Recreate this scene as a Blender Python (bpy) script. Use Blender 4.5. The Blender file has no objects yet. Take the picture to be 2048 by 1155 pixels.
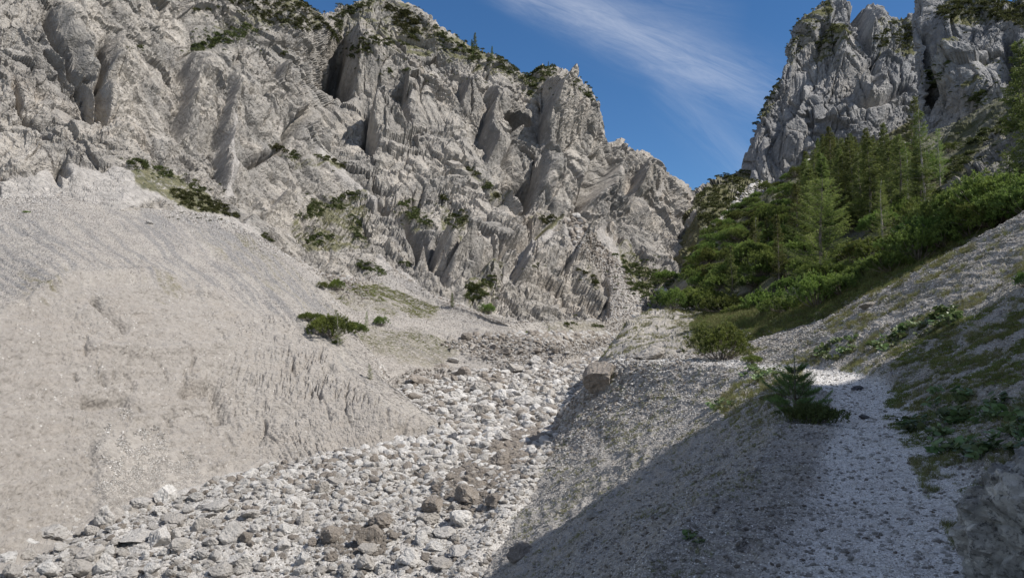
# Alpine torrent valley, built as code.
QUALITY = 1.0
DEBUG = False
SUN_AZ, SUN_EL, SUN_E = 107.0, 48.0, 5.0
SKY_S, EXPO = 0.10, 0.22
CLOUD_B = 7.0
CLOUDS = [(960, -60, 1640, 230, 36, 66, .46, 1.0), (1300, 150, 1600, 430, 30, 70, .14, 5.0), (1100, -30, 1500, 40, 60, 50, .14, 9.0)]
import bpy, math, random
import numpy as np
rng = np.random.default_rng(7)
random.seed(7)
W, H, F = 2048.0, 1155.0, 1490.0
PITCH = math.radians(5.0)
CP, SP = math.cos(PITCH), math.sin(PITCH)
CAMZ = 1.65
scene = bpy.context.scene
COL = scene.collection

# ---------------------------------------------------------------- projection helpers
def slopes(px, py):
    b = (np.asarray(py, float) - 577.5) / F
    dy = CP + b * SP
    return ((np.asarray(px, float) - 1024) / F) / dy, (SP - b * CP) / dy
def pt(px, py, Y):
    sx, sz = slopes(px, py)
    return np.stack([sx * Y, np.asarray(Y, float) + 0 * sx, sz * Y], -1)      # relative to the camera height
def project(p):
    x, y, z = p[..., 0], p[..., 1], p[..., 2]
    d = y * CP + z * SP
    up = -y * SP + z * CP
    d = np.where(d < 0.05, 0.05, d)
    return 1024 + F * x / d, 577.5 - F * up / d, d

# ---------------------------------------------------------------- noise
M1, M2, M3, M4 = np.uint32(73856093), np.uint32(19349663), np.uint32(83492791), np.uint32(2654435761)
def ihash(ix, iy, iz, seed):
    h = ix.astype(np.uint32) * M1 ^ iy.astype(np.uint32) * M2 ^ iz.astype(np.uint32) * M3 ^ np.uint32((seed * 2654435761 + 12345) & 0xffffffff)
    h ^= h >> np.uint32(15); h *= np.uint32(2246822519); h ^= h >> np.uint32(13); h *= np.uint32(3266489917); h ^= h >> np.uint32(16)
    return h
_g = np.random.default_rng(3).normal(size=(1024, 3)); GR = (_g / np.linalg.norm(_g, axis=1, keepdims=True)).astype(np.float32)
RJ = ((np.random.default_rng(5).random((1024, 3)) - .5) * .85).astype(np.float32)
def perlin(p, seed=0):
    p = p.astype(np.float32); i = np.floor(p); f = p - i; i = i.astype(np.int64)
    u = f * f * f * (f * (f * 6 - 15) + 10)
    out = 0
    for dx in (0, 1):
        wx = u[:, 0] if dx else 1 - u[:, 0]
        for dy in (0, 1):
            wy = u[:, 1] if dy else 1 - u[:, 1]
            for dz in (0, 1):
                wz = u[:, 2] if dz else 1 - u[:, 2]
                g = GR[ihash(i[:, 0] + dx, i[:, 1] + dy, i[:, 2] + dz, seed) & np.uint32(1023)]
                out = out + wx * wy * wz * ((f[:, 0] - dx) * g[:, 0] + (f[:, 1] - dy) * g[:, 1] + (f[:, 2] - dz) * g[:, 2])
    return out * 1.5
def fbm(p, oct=4, seed=0, gain=0.5, lac=2.03):
    a, s, o = 1.0, 0.0, 0
    for k in range(oct):
        s = s + a * perlin(p, seed + k); p = p * lac + 7.3; o += a; a *= gain
    return s / o
def ridged(p, oct=4, seed=0, gain=0.55, lac=2.1):
    a, s, o = 1.0, 0.0, 0; w = 1.0
    for k in range(oct):
        n = 1 - np.abs(perlin(p, seed + k)) * 1.6; n = n * n * w
        s = s + a * n; w = np.clip(n * 1.5, 0, 1); p = p * lac + 3.1; o += a; a *= gain
    return s / o
def facets(p, seed=0, tilt=1.0, rnd=0.6):
    """chiselled blocks: every cell is a flat tilted plane at its own height; also returns F2-F1"""
    p = p.astype(np.float32) - .5; i = np.floor(p); f = p - i; i = i.astype(np.int64)
    n = len(p); b1 = np.full(n, 9.0, np.float32); b2 = np.full(n, 9.0, np.float32)
    bh = np.zeros(n, np.uint32); bd = np.zeros((n, 3), np.float32)
    for dx in (0, 1):
        for dy in (0, 1):
            for dz in (0, 1):
                h = ihash(i[:, 0] + dx, i[:, 1] + dy, i[:, 2] + dz, seed)
                j = RJ[h & np.uint32(1023)]
                d = np.stack([f[:, 0] - dx - j[:, 0], f[:, 1] - dy - j[:, 1], f[:, 2] - dz - j[:, 2]], -1)
                q = (d * d).sum(1)
                m = q < b1
                b2 = np.where(m, b1, np.minimum(b2, q)); b1 = np.where(m, q, b1); bh = np.where(m, h, bh); bd[m] = d[m]
    g = GR[(bh >> np.uint32(8)) & np.uint32(1023)]
    hgt = ((bh >> np.uint32(18)) & np.uint32(255)).astype(np.float32) / 255 - 0.5
    return tilt * (g * bd).sum(1) + rnd * hgt, np.sqrt(b2) - np.sqrt(b1)
def sstep(a, b, x):
    t = np.clip((x - a) / (b - a), 0, 1); return t * t * (3 - 2 * t)

# ---------------------------------------------------------------- grids
def upsample(ctrl, nu, nv):
    """ctrl rows x cols x k -> (sum nv)+1 x (sum nu)+1, Catmull-Rom softened"""
    c = np.array(ctrl, float)
    def interp(c, ns):
        out = []
        R = len(c)
        for r in range(R - 1):
            p0, p1, p2, p3 = c[max(r - 1, 0)], c[r], c[r + 1], c[min(r + 2, R - 1)]
            n = ns[r]
            t = (np.arange(n) / n).reshape((-1,) + (1,) * (c.ndim - 1))
            lin = p1 + (p2 - p1) * t
            m1, m2 = (p2 - p0) * .5, (p3 - p1) * .5
            cr = (2*t**3-3*t**2+1)*p1 + (t**3-2*t**2+t)*m1 + (-2*t**3+3*t**2)*p2 + (t**3-t**2)*m2
            out.append(lin * .55 + cr * .45)
        out.append(c[-1:])
        return np.concatenate(out)
    c = interp(c, nv)
    return interp(c.transpose(1, 0, 2), nu).transpose(1, 0, 2)
def blur(a, r):
    if r < 1: return a
    k = np.exp(-np.linspace(-2, 2, 2 * r + 1) ** 2); k /= k.sum()
    def b1(a):
        p = np.concatenate([2 * a[:1] - a[r:0:-1], a, 2 * a[-1:] - a[-2:-r - 2:-1]])
        out = 0
        for i, w in enumerate(k): out = out + w * p[i:i + len(a)]
        return out
    a = b1(a); return b1(a.swapaxes(0, 1)).swapaxes(0, 1)
def seg_counts(ctrl_px, step, axis):
    d = np.linalg.norm(np.diff(ctrl_px, axis=axis), axis=-1)
    m = d.max(axis=1 - axis)
    return np.maximum(3, np.ceil(m / step).astype(int))
def grid_normals(g):
    du = np.gradient(g, axis=1); dv = np.gradient(g, axis=0)
    n = np.cross(du, dv); n /= np.linalg.norm(n, axis=-1, keepdims=True) + 1e-9
    s = np.where((n * g).sum(-1).mean() > 0, -1, 1)        # face the camera
    return n * s
def poly_dist(px, py, pts):
    """signed distance (positive to the right of the direction of travel on screen) and position along"""
    best = np.full(px.shape, 1e9); sg = np.zeros(px.shape); al = np.zeros(px.shape)
    L = sum(math.dist(pts[i][:2], pts[i + 1][:2]) for i in range(len(pts) - 1)); acc = 0
    for (x0, y0), (x1, y1) in zip([p[:2] for p in pts[:-1]], [p[:2] for p in pts[1:]]):
        dx, dy = x1 - x0, y1 - y0; l2 = dx * dx + dy * dy + 1e-6
        t = np.clip(((px - x0) * dx + (py - y0) * dy) / l2, 0, 1)
        ex, ey = px - x0 - t * dx, py - y0 - t * dy
        d = np.hypot(ex, ey); m = d < best
        best = np.where(m, d, best); sg = np.where(m, np.sign(dx * ey - dy * ex), sg)
        al = np.where(m, (acc + t * math.sqrt(l2)) / L, al); acc += math.sqrt(l2)
    return best, sg, al
def inpoly(px, py, poly):
    r = np.zeros(px.shape, bool); n = len(poly)
    for i in range(n):
        x0, y0 = poly[i]; x1, y1 = poly[(i + 1) % n]
        c = ((y0 > py) != (y1 > py)) & (px < (x1 - x0) * (py - y0) / ((y1 - y0) if y1 != y0 else 1e-9) + x0)
        r ^= c
    return r

def new_mesh(name, verts, faces, mat=None, smooth=False, attrs=None):
    """verts relative to the camera height; faces (n,3) or (n,4) array"""
    v = np.array(verts, np.float32); v[:, 2] += 0
    f = np.asarray(faces, np.int32)
    me = bpy.data.meshes.new(name)
    me.vertices.add(len(v)); me.vertices.foreach_set('co', v.ravel())
    k = f.shape[1]
    me.loops.add(f.size); me.loops.foreach_set('vertex_index', f.ravel())
    me.polygons.add(len(f)); me.polygons.foreach_set('loop_start', np.arange(len(f), dtype=np.int32) * k)
    me.polygons.foreach_set('use_smooth', np.full(len(f), smooth))
    me.update(calc_edges=True)
    if attrs:
        for an, av in attrs.items():
            a = me.attributes.new(an, 'FLOAT', 'POINT'); a.data.foreach_set('value', np.asarray(av, np.float32).ravel())
    if mat: me.materials.append(mat)
    return me
def link(name, me, parent=None, **tags):
    o = bpy.data.objects.new(name, me); COL.objects.link(o)
    if parent: o.parent = parent
    for k, v in tags.items(): o[k] = v
    return o
def grid_faces(nv, nu, keep=None):
    idx = np.arange(nv * nu).reshape(nv, nu)
    f = np.stack([idx[:-1, :-1], idx[:-1, 1:], idx[1:, 1:], idx[1:, :-1]], -1).reshape(-1, 4)
    if keep is not None: f = f[keep.reshape(-1)]
    return f
LAYERS = {}
def make_layer(name, g, keys, mat, attrs, kind='structure', objname=None):
    """g nv x nu x 3 relative to the eye; oriented towards the eye"""
    nv, nu = g.shape[:2]
    w = g.reshape(-1, 3) + np.array([0, 0, CAMZ])
    f = grid_faces(nv, nu)
    n = grid_normals(g)
    du = np.gradient(g, axis=1); dv = np.gradient(g, axis=0); c = np.cross(du, dv)
    if (c * g).sum(-1).mean() > 0: f = f[:, ::-1]
    me = new_mesh(objname or name, w, f, mat, False, attrs)
    o = link(objname or name, me, kind=kind)
    LAYERS[name] = dict(g=g, f=f, o=o, n=n)
    return o
# ---------------------------------------------------------------- materials
class NB:
    def __init__(s, name):
        s.m = bpy.data.materials.new(name); s.m.use_nodes = True
        s.t = s.m.node_tree; s.t.nodes.clear()
        s.out = s.n('ShaderNodeOutputMaterial')
    def n(s, typ, **kw):
        nd = s.t.nodes.new(typ)
        for k, v in kw.items(): setattr(nd, k, v)
        return nd
    def l(s, a, b): s.t.links.new(a, b)
    def val(s, sock, v):
        if hasattr(v, 'is_output') or isinstance(v, bpy.types.NodeSocket): s.l(v, sock)
        else: sock.default_value = v
    def pos(s, scale=(1, 1, 1), rot=(0, 0, 0)):
        g = s.n('ShaderNodeNewGeometry'); m = s.n('ShaderNodeMapping'); m.inputs['Scale'].default_value = scale; m.inputs['Rotation'].default_value = rot
        s.l(g.outputs['Position'], m.inputs['Vector']); return m.outputs['Vector']
    def noise(s, vec, scale, detail=4, rough=.55, dist=0.0):
        nd = s.n('ShaderNodeTexNoise'); s.l(vec, nd.inputs['Vector']); nd.inputs['Scale'].default_value = scale
        nd.inputs['Detail'].default_value = detail; nd.inputs['Roughness'].default_value = rough; nd.inputs['Distortion'].default_value = dist
        return nd.outputs['Fac']
    def voro(s, vec, scale, feature='F1', out='Distance', rnd=1):
        nd = s.n('ShaderNodeTexVoronoi'); nd.feature = feature; s.l(vec, nd.inputs['Vector']); nd.inputs['Scale'].default_value = scale
        nd.inputs['Randomness'].default_value = rnd
        return nd.outputs[out]
    def ramp(s, fac, stops, interp='LINEAR'):
        nd = s.n('ShaderNodeValToRGB'); nd.color_ramp.interpolation = interp
        e = nd.color_ramp.elements
        while len(e) < len(stops): e.new(0.5)
        for k, (p, c) in enumerate(stops):
            e[k].position = p; e[k].color = (c, c, c, 1) if isinstance(c, (int, float)) else (*c, 1)
        s.val(nd.inputs['Fac'], fac); return nd.outputs['Color']
    def mix(s, fac, a, b, mode='MIX'):
        nd = s.n('ShaderNodeMix'); nd.data_type = 'RGBA'; nd.blend_type = mode
        s.val(nd.inputs[0], fac)
        for k, v in ((6, a), (7, b)):
            if isinstance(v, tuple): nd.inputs[k].default_value = (*v, 1)
            else: s.l(v, nd.inputs[k])
        return nd.outputs[2]
    def math(s, op, a, b=0.0, c=None):
        nd = s.n('ShaderNodeMath'); nd.operation = op
        s.val(nd.inputs[0], a); s.val(nd.inputs[1], b)
        if c is not None: s.val(nd.inputs[2], c)
        return nd.outputs[0]
    def attr(s, name):
        nd = s.n('ShaderNodeAttribute'); nd.attribute_name = name; return nd.outputs['Fac']
    def rand(s):
        return s.n('ShaderNodeObjectInfo').outputs['Random']
    def bump(s, h, dist, strength=1.0, nrm=None):
        nd = s.n('ShaderNodeBump'); nd.inputs['Strength'].default_value = strength; nd.inputs['Distance'].default_value = dist
        s.val(nd.inputs['Height'], h)
        if nrm is not None: s.l(nrm, nd.inputs['Normal'])
        return nd.outputs['Normal']
    def finish(s, color, rough=.9, nrm=None, spec=.25, sss=None, translucent=None):
        b = s.n('ShaderNodeBsdfPrincipled'); s.val(b.inputs['Base Color'], (*color, 1) if isinstance(color, tuple) else color)
        s.val(b.inputs['Roughness'], rough); b.inputs['Specular IOR Level'].default_value = spec
        if nrm is not None: s.l(nrm, b.inputs['Normal'])
        sh = b.outputs[0]
        if translucent:
            t = s.n('ShaderNodeBsdfTranslucent'); s.val(t.inputs['Color'], (*color, 1) if isinstance(color, tuple) else color)
            mx = s.n('ShaderNodeMixShader'); mx.inputs[0].default_value = translucent
            s.l(sh, mx.inputs[1]); s.l(t.outputs[0], mx.inputs[2]); sh = mx.outputs[0]
        s.l(sh, s.out.inputs['Surface']); return s.m

def rock_mat(name, unit=1.0, light=(.42, .383, .335), mid=(.25, .234, .212), dark=(.16, .152, .145), warm=(.47, .40, .325), stain=.35, rot=(0, 0, 0), vs=.35):
    """unit: size in metres of the finest visible grain"""
    b = NB(name); p = b.pos()
    big = b.noise(p, .02 / unit, 4, .6, .6)
    med = b.noise(p, .12 / unit, 6, .62, .4)
    c = b.mix(b.ramp(med, [(.40, 0), (.57, 1)]), mid, light)
    c = b.mix(b.ramp(b.noise(p, .05 / unit, 3, .6, 1.5), [(.45, 0), (.6, .55)]), c, mid)
    c = b.mix(b.ramp(b.noise(p, .035 / unit, 5, .6, 1.0), [(.55, 0), (.68, .55)]), c, warm)
    ps = b.pos((1, 1, .16))
    st = b.ramp(b.noise(ps, .16 / unit, 5, .65, .3), [(.54, 0), (.70, stain)])
    st = b.math('MULTIPLY', st, b.ramp(big, [(.42, 0), (.60, 1)]))
    st = b.math('MAXIMUM', st, b.attr('stain'))
    c = b.mix(st, c, dark)
    fine = b.noise(p, 1.1 / unit, 6, .72)
    c = b.mix(b.ramp(fine, [(.34, .55), (.52, 0)]), c, dark)
    c = b.mix(b.ramp(fine, [(.55, 0), (.72, .45)]), c, (.56, .54, .50))
    # rubble covered ledges and gullies
    g1 = b.noise(p, 1.6 / unit, 5, .75)
    sc = b.mix(b.ramp(g1, [(.36, 0), (.64, 1)]), (.26, .243, .225), (.46, .43, .395))
    c = b.mix(b.attr('scree'), c, sc)
    mo = b.mix(b.ramp(g1, [(.35, 0), (.6, 1)]), (.045, .055, .02), (.14, .13, .055))
    c = b.mix(b.attr('moss'), c, mo)
    h1 = b.math('ADD', b.noise(p, .5 / unit, 6, .70, .4), b.math('MULTIPLY', b.ramp(b.voro(p, .9 / unit, 'DISTANCE_TO_EDGE'), [(0, 0), (.10, 1)]), .06))
    n = b.bump(h1, 1.3 * unit, b.bumpk if hasattr(b, 'bumpk') else .85)
    return b.finish(c, .92, n, .2)

def ground_mat(name, unit=1.0, cols=None, path=None):
    """loose limestone gravel and earth. attributes: earth (tan compacted till), grey (dark streaks), moss"""
    b = NB(name); p = b.pos()
    pale, dk = (cols or ((.375, .345, .312), (.205, .189, .172)))
    cell = b.voro(p, 2.2 / unit, 'F1', 'Color')
    sep = b.n('ShaderNodeSeparateColor'); b.l(cell, sep.inputs[0])
    f1 = b.noise(p, 1.3 / unit, 7, .75)
    v = b.math('ADD', b.math('MULTIPLY', sep.outputs[0], .5), b.math('MULTIPLY', f1, .75))
    c = b.mix(b.ramp(v, [(.35, 0), (.80, 1)]), dk, pale)
    c = b.mix(b.ramp(b.noise(p, .10 / unit, 4, .6, .5), [(.42, 0), (.66, .5)]), c, (.40, .37, .33))
    if path: c = b.mix(b.attr('pathw'), c, b.mix(b.ramp(v, [(.35, 0), (.80, 1)]), path[1], path[0]))
    e1 = b.noise(p, .9 / unit, 6, .66)
    ec = b.mix(b.ramp(e1, [(.30, 0), (.66, 1)]), (.25, .230, .208), (.345, .319, .290))
    peb = b.math('MULTIPLY', b.ramp(b.voro(p, 1.5 / unit, 'F1', 'Distance'), [(.14, .7), (.22, 0)]), b.ramp(b.noise(p, .5 / unit, 3, .6), [(.5, 0), (.58, 1)]))
    ec = b.mix(peb, ec, (.58, .56, .53))
    ec = b.mix(b.ramp(b.noise(b.pos((1, 1, 3)), .12 / unit, 5, .65), [(.5, 0), (.7, .6)]), ec, (.30, .268, .235))
    c = b.mix(b.attr('earth'), c, ec)
    g1 = b.noise(p, 1.8 / unit, 6, .8)
    c = b.mix(b.math('MULTIPLY', b.attr('grey'), b.ramp(g1, [(.3, 1), (.62, .1)])), c, (.13, .135, .145))
    mo = b.mix(b.ramp(g1, [(.35, 0), (.65, 1)]), (.05, .05, .02), (.17, .15, .065))
    c = b.mix(b.math('MULTIPLY', b.attr('moss'), b.ramp(b.noise(p, .7 / unit, 4, .7), [(.40, 0), (.55, 1)])), c, mo)
    hh = b.math('ADD', b.math('MULTIPLY', b.voro(p, 2.2 / unit, 'F1', 'Distance'), -.5), f1)
    hh = b.math('MULTIPLY', hh, b.math('SUBTRACT', 1.0, b.math('MULTIPLY', b.attr('earth'), .25)))
    n = b.bump(hh, .55 * unit, .75)
    return b.finish(c, .93, n, .2)

def stone_mat(name, base=(.72, .70, .67), base2=(.55, .522, .488), dark=(.33, .305, .28), brown=0.4, unit=.3, randomdark=.5):
    b = NB(name)
    tc = b.n('ShaderNodeTexCoord').outputs['Object']; r = b.rand()
    ofs = b.n('ShaderNodeVectorMath'); ofs.operation = 'ADD'; b.l(tc, ofs.inputs[0])
    cmb = b.n('ShaderNodeCombineXYZ'); b.l(b.math('MULTIPLY', r, 37.0), cmb.inputs[0]); b.l(cmb.outputs[0], ofs.inputs[1])
    v = ofs.outputs[0]
    c = b.mix(b.ramp(b.noise(v, 1.6, 6, .65, .5), [(.35, 0), (.65, 1)]), base2, base)
    c = b.mix(b.ramp(r, [(0, 0), (1 - randomdark, 0), (1, brown * 1.6)]), c, (.27, .23, .185))
    c = b.mix(b.ramp(b.noise(v, 5, 6, .75), [(.30, .6), (.43, 0)]), c, dark)
    c = b.mix(b.ramp(b.noise(v, 12, 4, .75), [(.55, 0), (.68, .5)]), c, (.68, .67, .65))
    n = b.bump(b.noise(v, 4, 9, .72), .22, .8)
    return b.finish(c, .9, n, .25)

def leaf_mat(name, c1, c2, c3, tr=.25, rough=.6):
    """foliage: hue from per-object random and from clumps of noise"""
    b = NB(name); g = b.pos()
    r = b.rand()
    c = b.mix(b.ramp(b.noise(g, .9, 3, .6), [(.36, 0), (.64, 1)]), c1, c2)
    c = b.mix(b.math('MULTIPLY', b.attr('tip'), .8), c, c3)
    hs = b.n('ShaderNodeHueSaturation'); b.l(c, hs.inputs['Color'])
    b.l(b.math('ADD', b.math('MULTIPLY', r, .05), .475), hs.inputs['Hue']); b.l(b.math('ADD', b.math('MULTIPLY', r, .6), .7), hs.inputs['Value'])
    return b.finish(hs.outputs[0], rough, None, .3, translucent=tr)
def bark_mat(name, c1=(.10, .075, .055), c2=(.30, .27, .24)):
    b = NB(name); p = b.pos((1, 1, .25))
    f = b.noise(p, 9, 6, .7)
    return b.finish(b.mix(b.ramp(f, [(.35, 0), (.65, 1)]), c1, c2), .9, b.bump(f, .05, .8), .2)

M_CLIFF = rock_mat('limestone_cliff', 1.0)
M_TOWER = rock_mat('grey_limestone', 1.3, (.34, .33, .318), (.22, .22, .222), (.10, .105, .118), (.36, .335, .30), .6)
M_SCREE = ground_mat('scree', .30)
M_EARTH = ground_mat('moraine_earth', .22)
M_BED = ground_mat('stream_gravel', .16, ((.52, .50, .475), (.27, .255, .24)))
M_NEAR = ground_mat('slope_gravel', .05, ((.35, .33, .305), (.13, .12, .11)), ((.68, .66, .635), (.40, .385, .365)))
M_WOOD = ground_mat('forest_floor', .3, ((.07, .075, .03), (.03, .035, .015)))
M_STONE = stone_mat('pale_limestone_boulder')
M_STONEB = stone_mat('brown_boulder', (.31, .27, .23), (.21, .183, .158), (.11, .095, .08), .3)
M_STONED = stone_mat('dark_boulder', (.13, .13, .14), (.09, .09, .10), (.05, .05, .055), .1)
M_STONEG = stone_mat('grey_boulder', (.52, .495, .465), (.39, .37, .345), (.22, .20, .185), .35)
def chip_mat(dim=1.0, warm=0.0):
    b = NB('limestone_chips'); r = b.rand()
    c = b.ramp(r, [(0, (.20, .19, .18)), (.2, (.38, .36, .34)), (.5, (.56, .54, .51)), (.8, (.74, .725, .70)), (.9, (.80, .79, .77)), (1, (.46, .40, .35))])
    if dim != 1.0: c = b.mix(1.0, c, (dim, dim * (1 - warm * .5), dim * (1 - warm)), 'MULTIPLY')
    return b.finish(c, .9, None, .25)
M_CHIP = chip_mat(); M_CHIPB = chip_mat(.66, .06)
# ---------------------------------------------------------------- terrain
def tanz(px, py): return slopes(px, py)[1]
SC = .78                                                    # everything beyond the stream is laid out 1/SC too large, then scaled about the eye
CREEK0, CREEKG = 9.4, 0.1                                   # stream bed plane: z = -9.4 + 0.1 Y (relative to the eye)
def creekY(px, py): return CREEK0 / (CREEKG - tanz(px, py))
def march(px, py, steps):
    """column of control points: starts on the stream bed at (px,py), each step (px,py,slope) climbs away from the eye; (px,py,'Y',v) is absolute"""
    Y = float(creekY(px, py)); z = float(tanz(px, py)) * Y
    out = [(px, py, Y)]
    for s in steps:
        if len(s) == 4: Y = s[3]
        else:
            t = float(tanz(s[0], s[1])); Y = (z - s[2] * Y) / (t - s[2])
        z = float(tanz(s[0], s[1])) * Y
        out.append((s[0], s[1], Y))
    return out
def relief(ctrl, step, soft=0.0, counts=None):
    """control mesh of (px,py,Y) -> grid px,py,Y interpolated in 1/Y"""
    c = np.array(ctrl, float); c[..., 2] = 1 / c[..., 2]
    if counts is None:
        nu = seg_counts(np.clip(c[..., :2], [-250, -250], [2300, 1400]), step, 1); nv = seg_counts(np.clip(c[..., :2], [-250, -250], [2300, 1400]), step, 0)
    else: nu, nv = counts
    g = upsample(c, nu, nv)
    if soft: g = blur(g, int(soft / step))
    return g[..., 0], g[..., 1], 1 / g[..., 2]

def column_table(cols):
    m = np.array(cols, float)           # cols x rows x 3
    return m.transpose(1, 0, 2)

# ---- 1. the big limestone face on the left
def mcol(x, base, mids, sky, back=20):
    """base (py,Y), mids [(py,Y)...] two, sky (py,Y[,px])"""
    b, s = base, sky
    sx = s[2] if len(s) > 2 else x
    return [(x, b[0] + 90, b[1] * .88), (x, b[0], b[1]), (x + (sx - x) * .33, mids[0][0], mids[0][1]), (x + (sx - x) * .66, mids[1][0], mids[1][1]), (sx, s[0], s[1]), (sx, s[0] + 12, s[1] + back), (sx, s[0] + 90, s[1] + back * 3)]
M1C = [
 mcol(-320, (390, 76), [(200, 84), (0, 92)], (-260, 110)),
 mcol(0,   (388, 80), [(240, 89), (80, 98)], (-250, 120)),
 mcol(130, (392, 84), [(250, 95), (100, 106)], (-240, 132)),
 mcol(250, (340, 92), [(230, 104), (90, 120)], (-200, 150)),
 mcol(370, (420, 96), [(300, 112), (130, 135)], (-120, 172)),
 mcol(480, (450, 104), [(320, 124), (150, 150)], (-60, 185)),
 mcol(560, (500, 108), [(350, 133), (170, 160)], (-20, 196)),
 mcol(620, (530, 112), [(370, 142), (190, 170)], (28, 205)),
 mcol(665, (550, 114), [(380, 150), (210, 185)], (36, 222)),
 mcol(710, (560, 118), [(390, 155), (200, 192)], (8, 235)),
 mcol(755, (565, 121), [(390, 158), (190, 196)], (-4, 240)),
 mcol(810, (575, 123), [(400, 160), (200, 198)], (14, 242)),
 mcol(860, (580, 125), [(410, 162), (220, 198)], (38, 242)),
 mcol(910, (590, 128), [(420, 165), (240, 200)], (84, 240)),
 mcol(960, (600, 130), [(430, 168), (260, 202)], (106, 242)),
 mcol(1010, (612, 132), [(440, 172), (280, 206)], (118, 246)),
 mcol(1050, (620, 134), [(460, 176), (300, 212)], (148, 252)),
 mcol(1085, (628, 135), [(460, 180), (300, 214)], (130, 250)),
 mcol(1120, (635, 137), [(470, 184), (310, 218)], (134, 256)),
 mcol(1160, (640, 139), [(480, 188), (330, 224)], (162, 262)),
 mcol(1195, (645, 141), [(490, 192), (350, 228)], (196, 268, 1192)),
 mcol(1215, (645, 142), [(500, 193), (370, 230)], (240, 270, 1204)),
 mcol(1232, (645, 143), [(500, 194), (380, 232)], (283, 276, 1214)),
 mcol(1262, (645, 145), [(510, 196), (410, 236)], (277, 280, 1240)),
 mcol(1280, (645, 146), [(520, 198), (420, 238)], (296, 283, 1268)),
 mcol(1290, (645, 147), [(520, 200), (430, 240)], (300, 286)),
 mcol(1312, (645, 148), [(525, 202), (440, 243)], (326, 289)),
 mcol(1330, (645, 150), [(530, 204), (450, 246)], (342, 292)),
 mcol(1370, (645, 153), [(540, 210), (470, 252)], (374, 300)),
 mcol(1412, (645, 156), [(560, 216), (500, 258)], (410, 306, 1400)),
 mcol(1480, (645, 160), [(590, 220), (540, 262)], (480, 310)),
]
# carved structure: (kind, points, width px, depth m)
CARVE = [
 ('crack', [(103, 10), (106, 60), (125, 105), (160, 155), (192, 205), (214, 250)], 11, 3.2),
 ('step',  [(112, 0), (104, 60), (150, 150), (214, 250)], 60, 2.6),
 ('crack', [(215, 68), (206, 120), (196, 175), (214, 245)], 9, 3.2),
 ('step',  [(215, 68), (204, 130), (196, 190)], 45, 3.0),
 ('crack', [(62, 108), (90, 140), (108, 152)], 6, 2.0),
 ('step',  [(75, 95), (140, 150), (200, 230)], 26, 1.6),
 ('crack', [(30, 150), (36, 210), (62, 245), (110, 300)], 6, 1.6),
 ('crack', [(120, 330), (132, 362)], 9, 1.8),
 ('step',  [(122, 320), (118, 380)], 40, 1.2),
 ('crack', [(350, 205), (392, 212)], 6, 2.2),
 ('step',  [(378, 95), (376, 190), (360, 290)], 60, 2.6),
 ('crack', [(300, 0), (300, 60), (322, 95)], 6, 2.0),
 ('step',  [(445, 170), (440, 300), (450, 380)], 40, 2.2),
 ('step',  [(556, 125), (560, 160)], 40, 3.0),
 ('crack', [(640, 205), (600, 245), (615, 265)], 8, 4.0),
 ('crack', [(690, 60), (684, 110), (690, 190)], 13, 11.0),
 ('step',  [(700, 40), (688, 120), (696, 200)], 70, 9.0),
 ('step',  [(735, 205), (738, 290), (742, 300)], 70, 8.0),
 ('crack', [(735, 200), (738, 250), (740, 300)], 8, 5.0),
 ('step',  [(806, 150), (806, 250)], 60, 5.0),
 ('crack', [(810, 200), (806, 260)], 7, 4.0),
 ('step',  [(925, 140), (922, 235)], 45, 4.5),
 ('step',  [(982, 170), (974, 260), (980, 330)], 45, 4.0),
 ('crack', [(1028, 245), (1030, 300), (1034, 390)], 7, 6.0),
 ('hole',  [(1028, 236), (1046, 228)], 13, 9.0),
 ('step',  [(1093, 140), (1090, 220), (1086, 300)], 95, 11.0),
 ('crack', [(1046, 320), (1060, 360), (1040, 410)], 16, 10.0),
 ('step',  [(1118, 330), (1075, 350), (1045, 412)], 70, 11.0),
 ('step',  [(1238, 300), (1205, 370), (1152, 430)], 60, 4.0),
 ('crack', [(1215, 300), (1190, 370), (1150, 425)], 12, 7.0),
 ('step',  [(1295, 320), (1262, 380), (1230, 420)], 50, 7.0),
 ('crack', [(1335, 350), (1345, 420), (1372, 460)], 7, 5.0),
 ('crack', [(1250, 430), (1320, 480), (1370, 530)], 7, 4.0),
 ('crack', [(1225, 455), (1265, 500), (1310, 545)], 7, 2.4),
 ('step',  [(1215, 455), (1170, 500), (1130, 560)], 50, 5.0),
 ('step',  [(1150, 510), (1130, 545)], 26, 5.0),
 ('step',  [(885, 480), (862, 545)], 45, 6.0),
 ('step',  [(930, 470), (920, 520), (870, 560)], 30, 4.0),
 ('step',  [(862, 470), (842, 505), (838, 540)], 26, 3.0),
 ('crack', [(700, 335), (780, 400), (840, 470), (905, 585)], 8, 4.0),
 ('crack', [(940, 560), (1010, 500), (1060, 470), (1110, 430)], 7, 4.0),
 ('crack', [(1120, 450), (1160, 490), (1200, 540), (1225, 600)], 12, 1.6),
 ('crack', [(600, 220), (560, 300), (480, 330)], 7, 3.0),
 ('step',  [(560, 395), (548, 420)], 30, 3.0),
 ('crack', [(800, 60), (815, 30)], 7, 4.0),
 ('step',  [(860, 28), (852, 60)], 20, 4.0),
 ('crack', [(1140, 560), (1180, 585), (1205, 610)], 7, 1.4),
 ('step',  [(1060, 480), (1045, 530), (1020, 580)], 50, 3.0),
]
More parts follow.
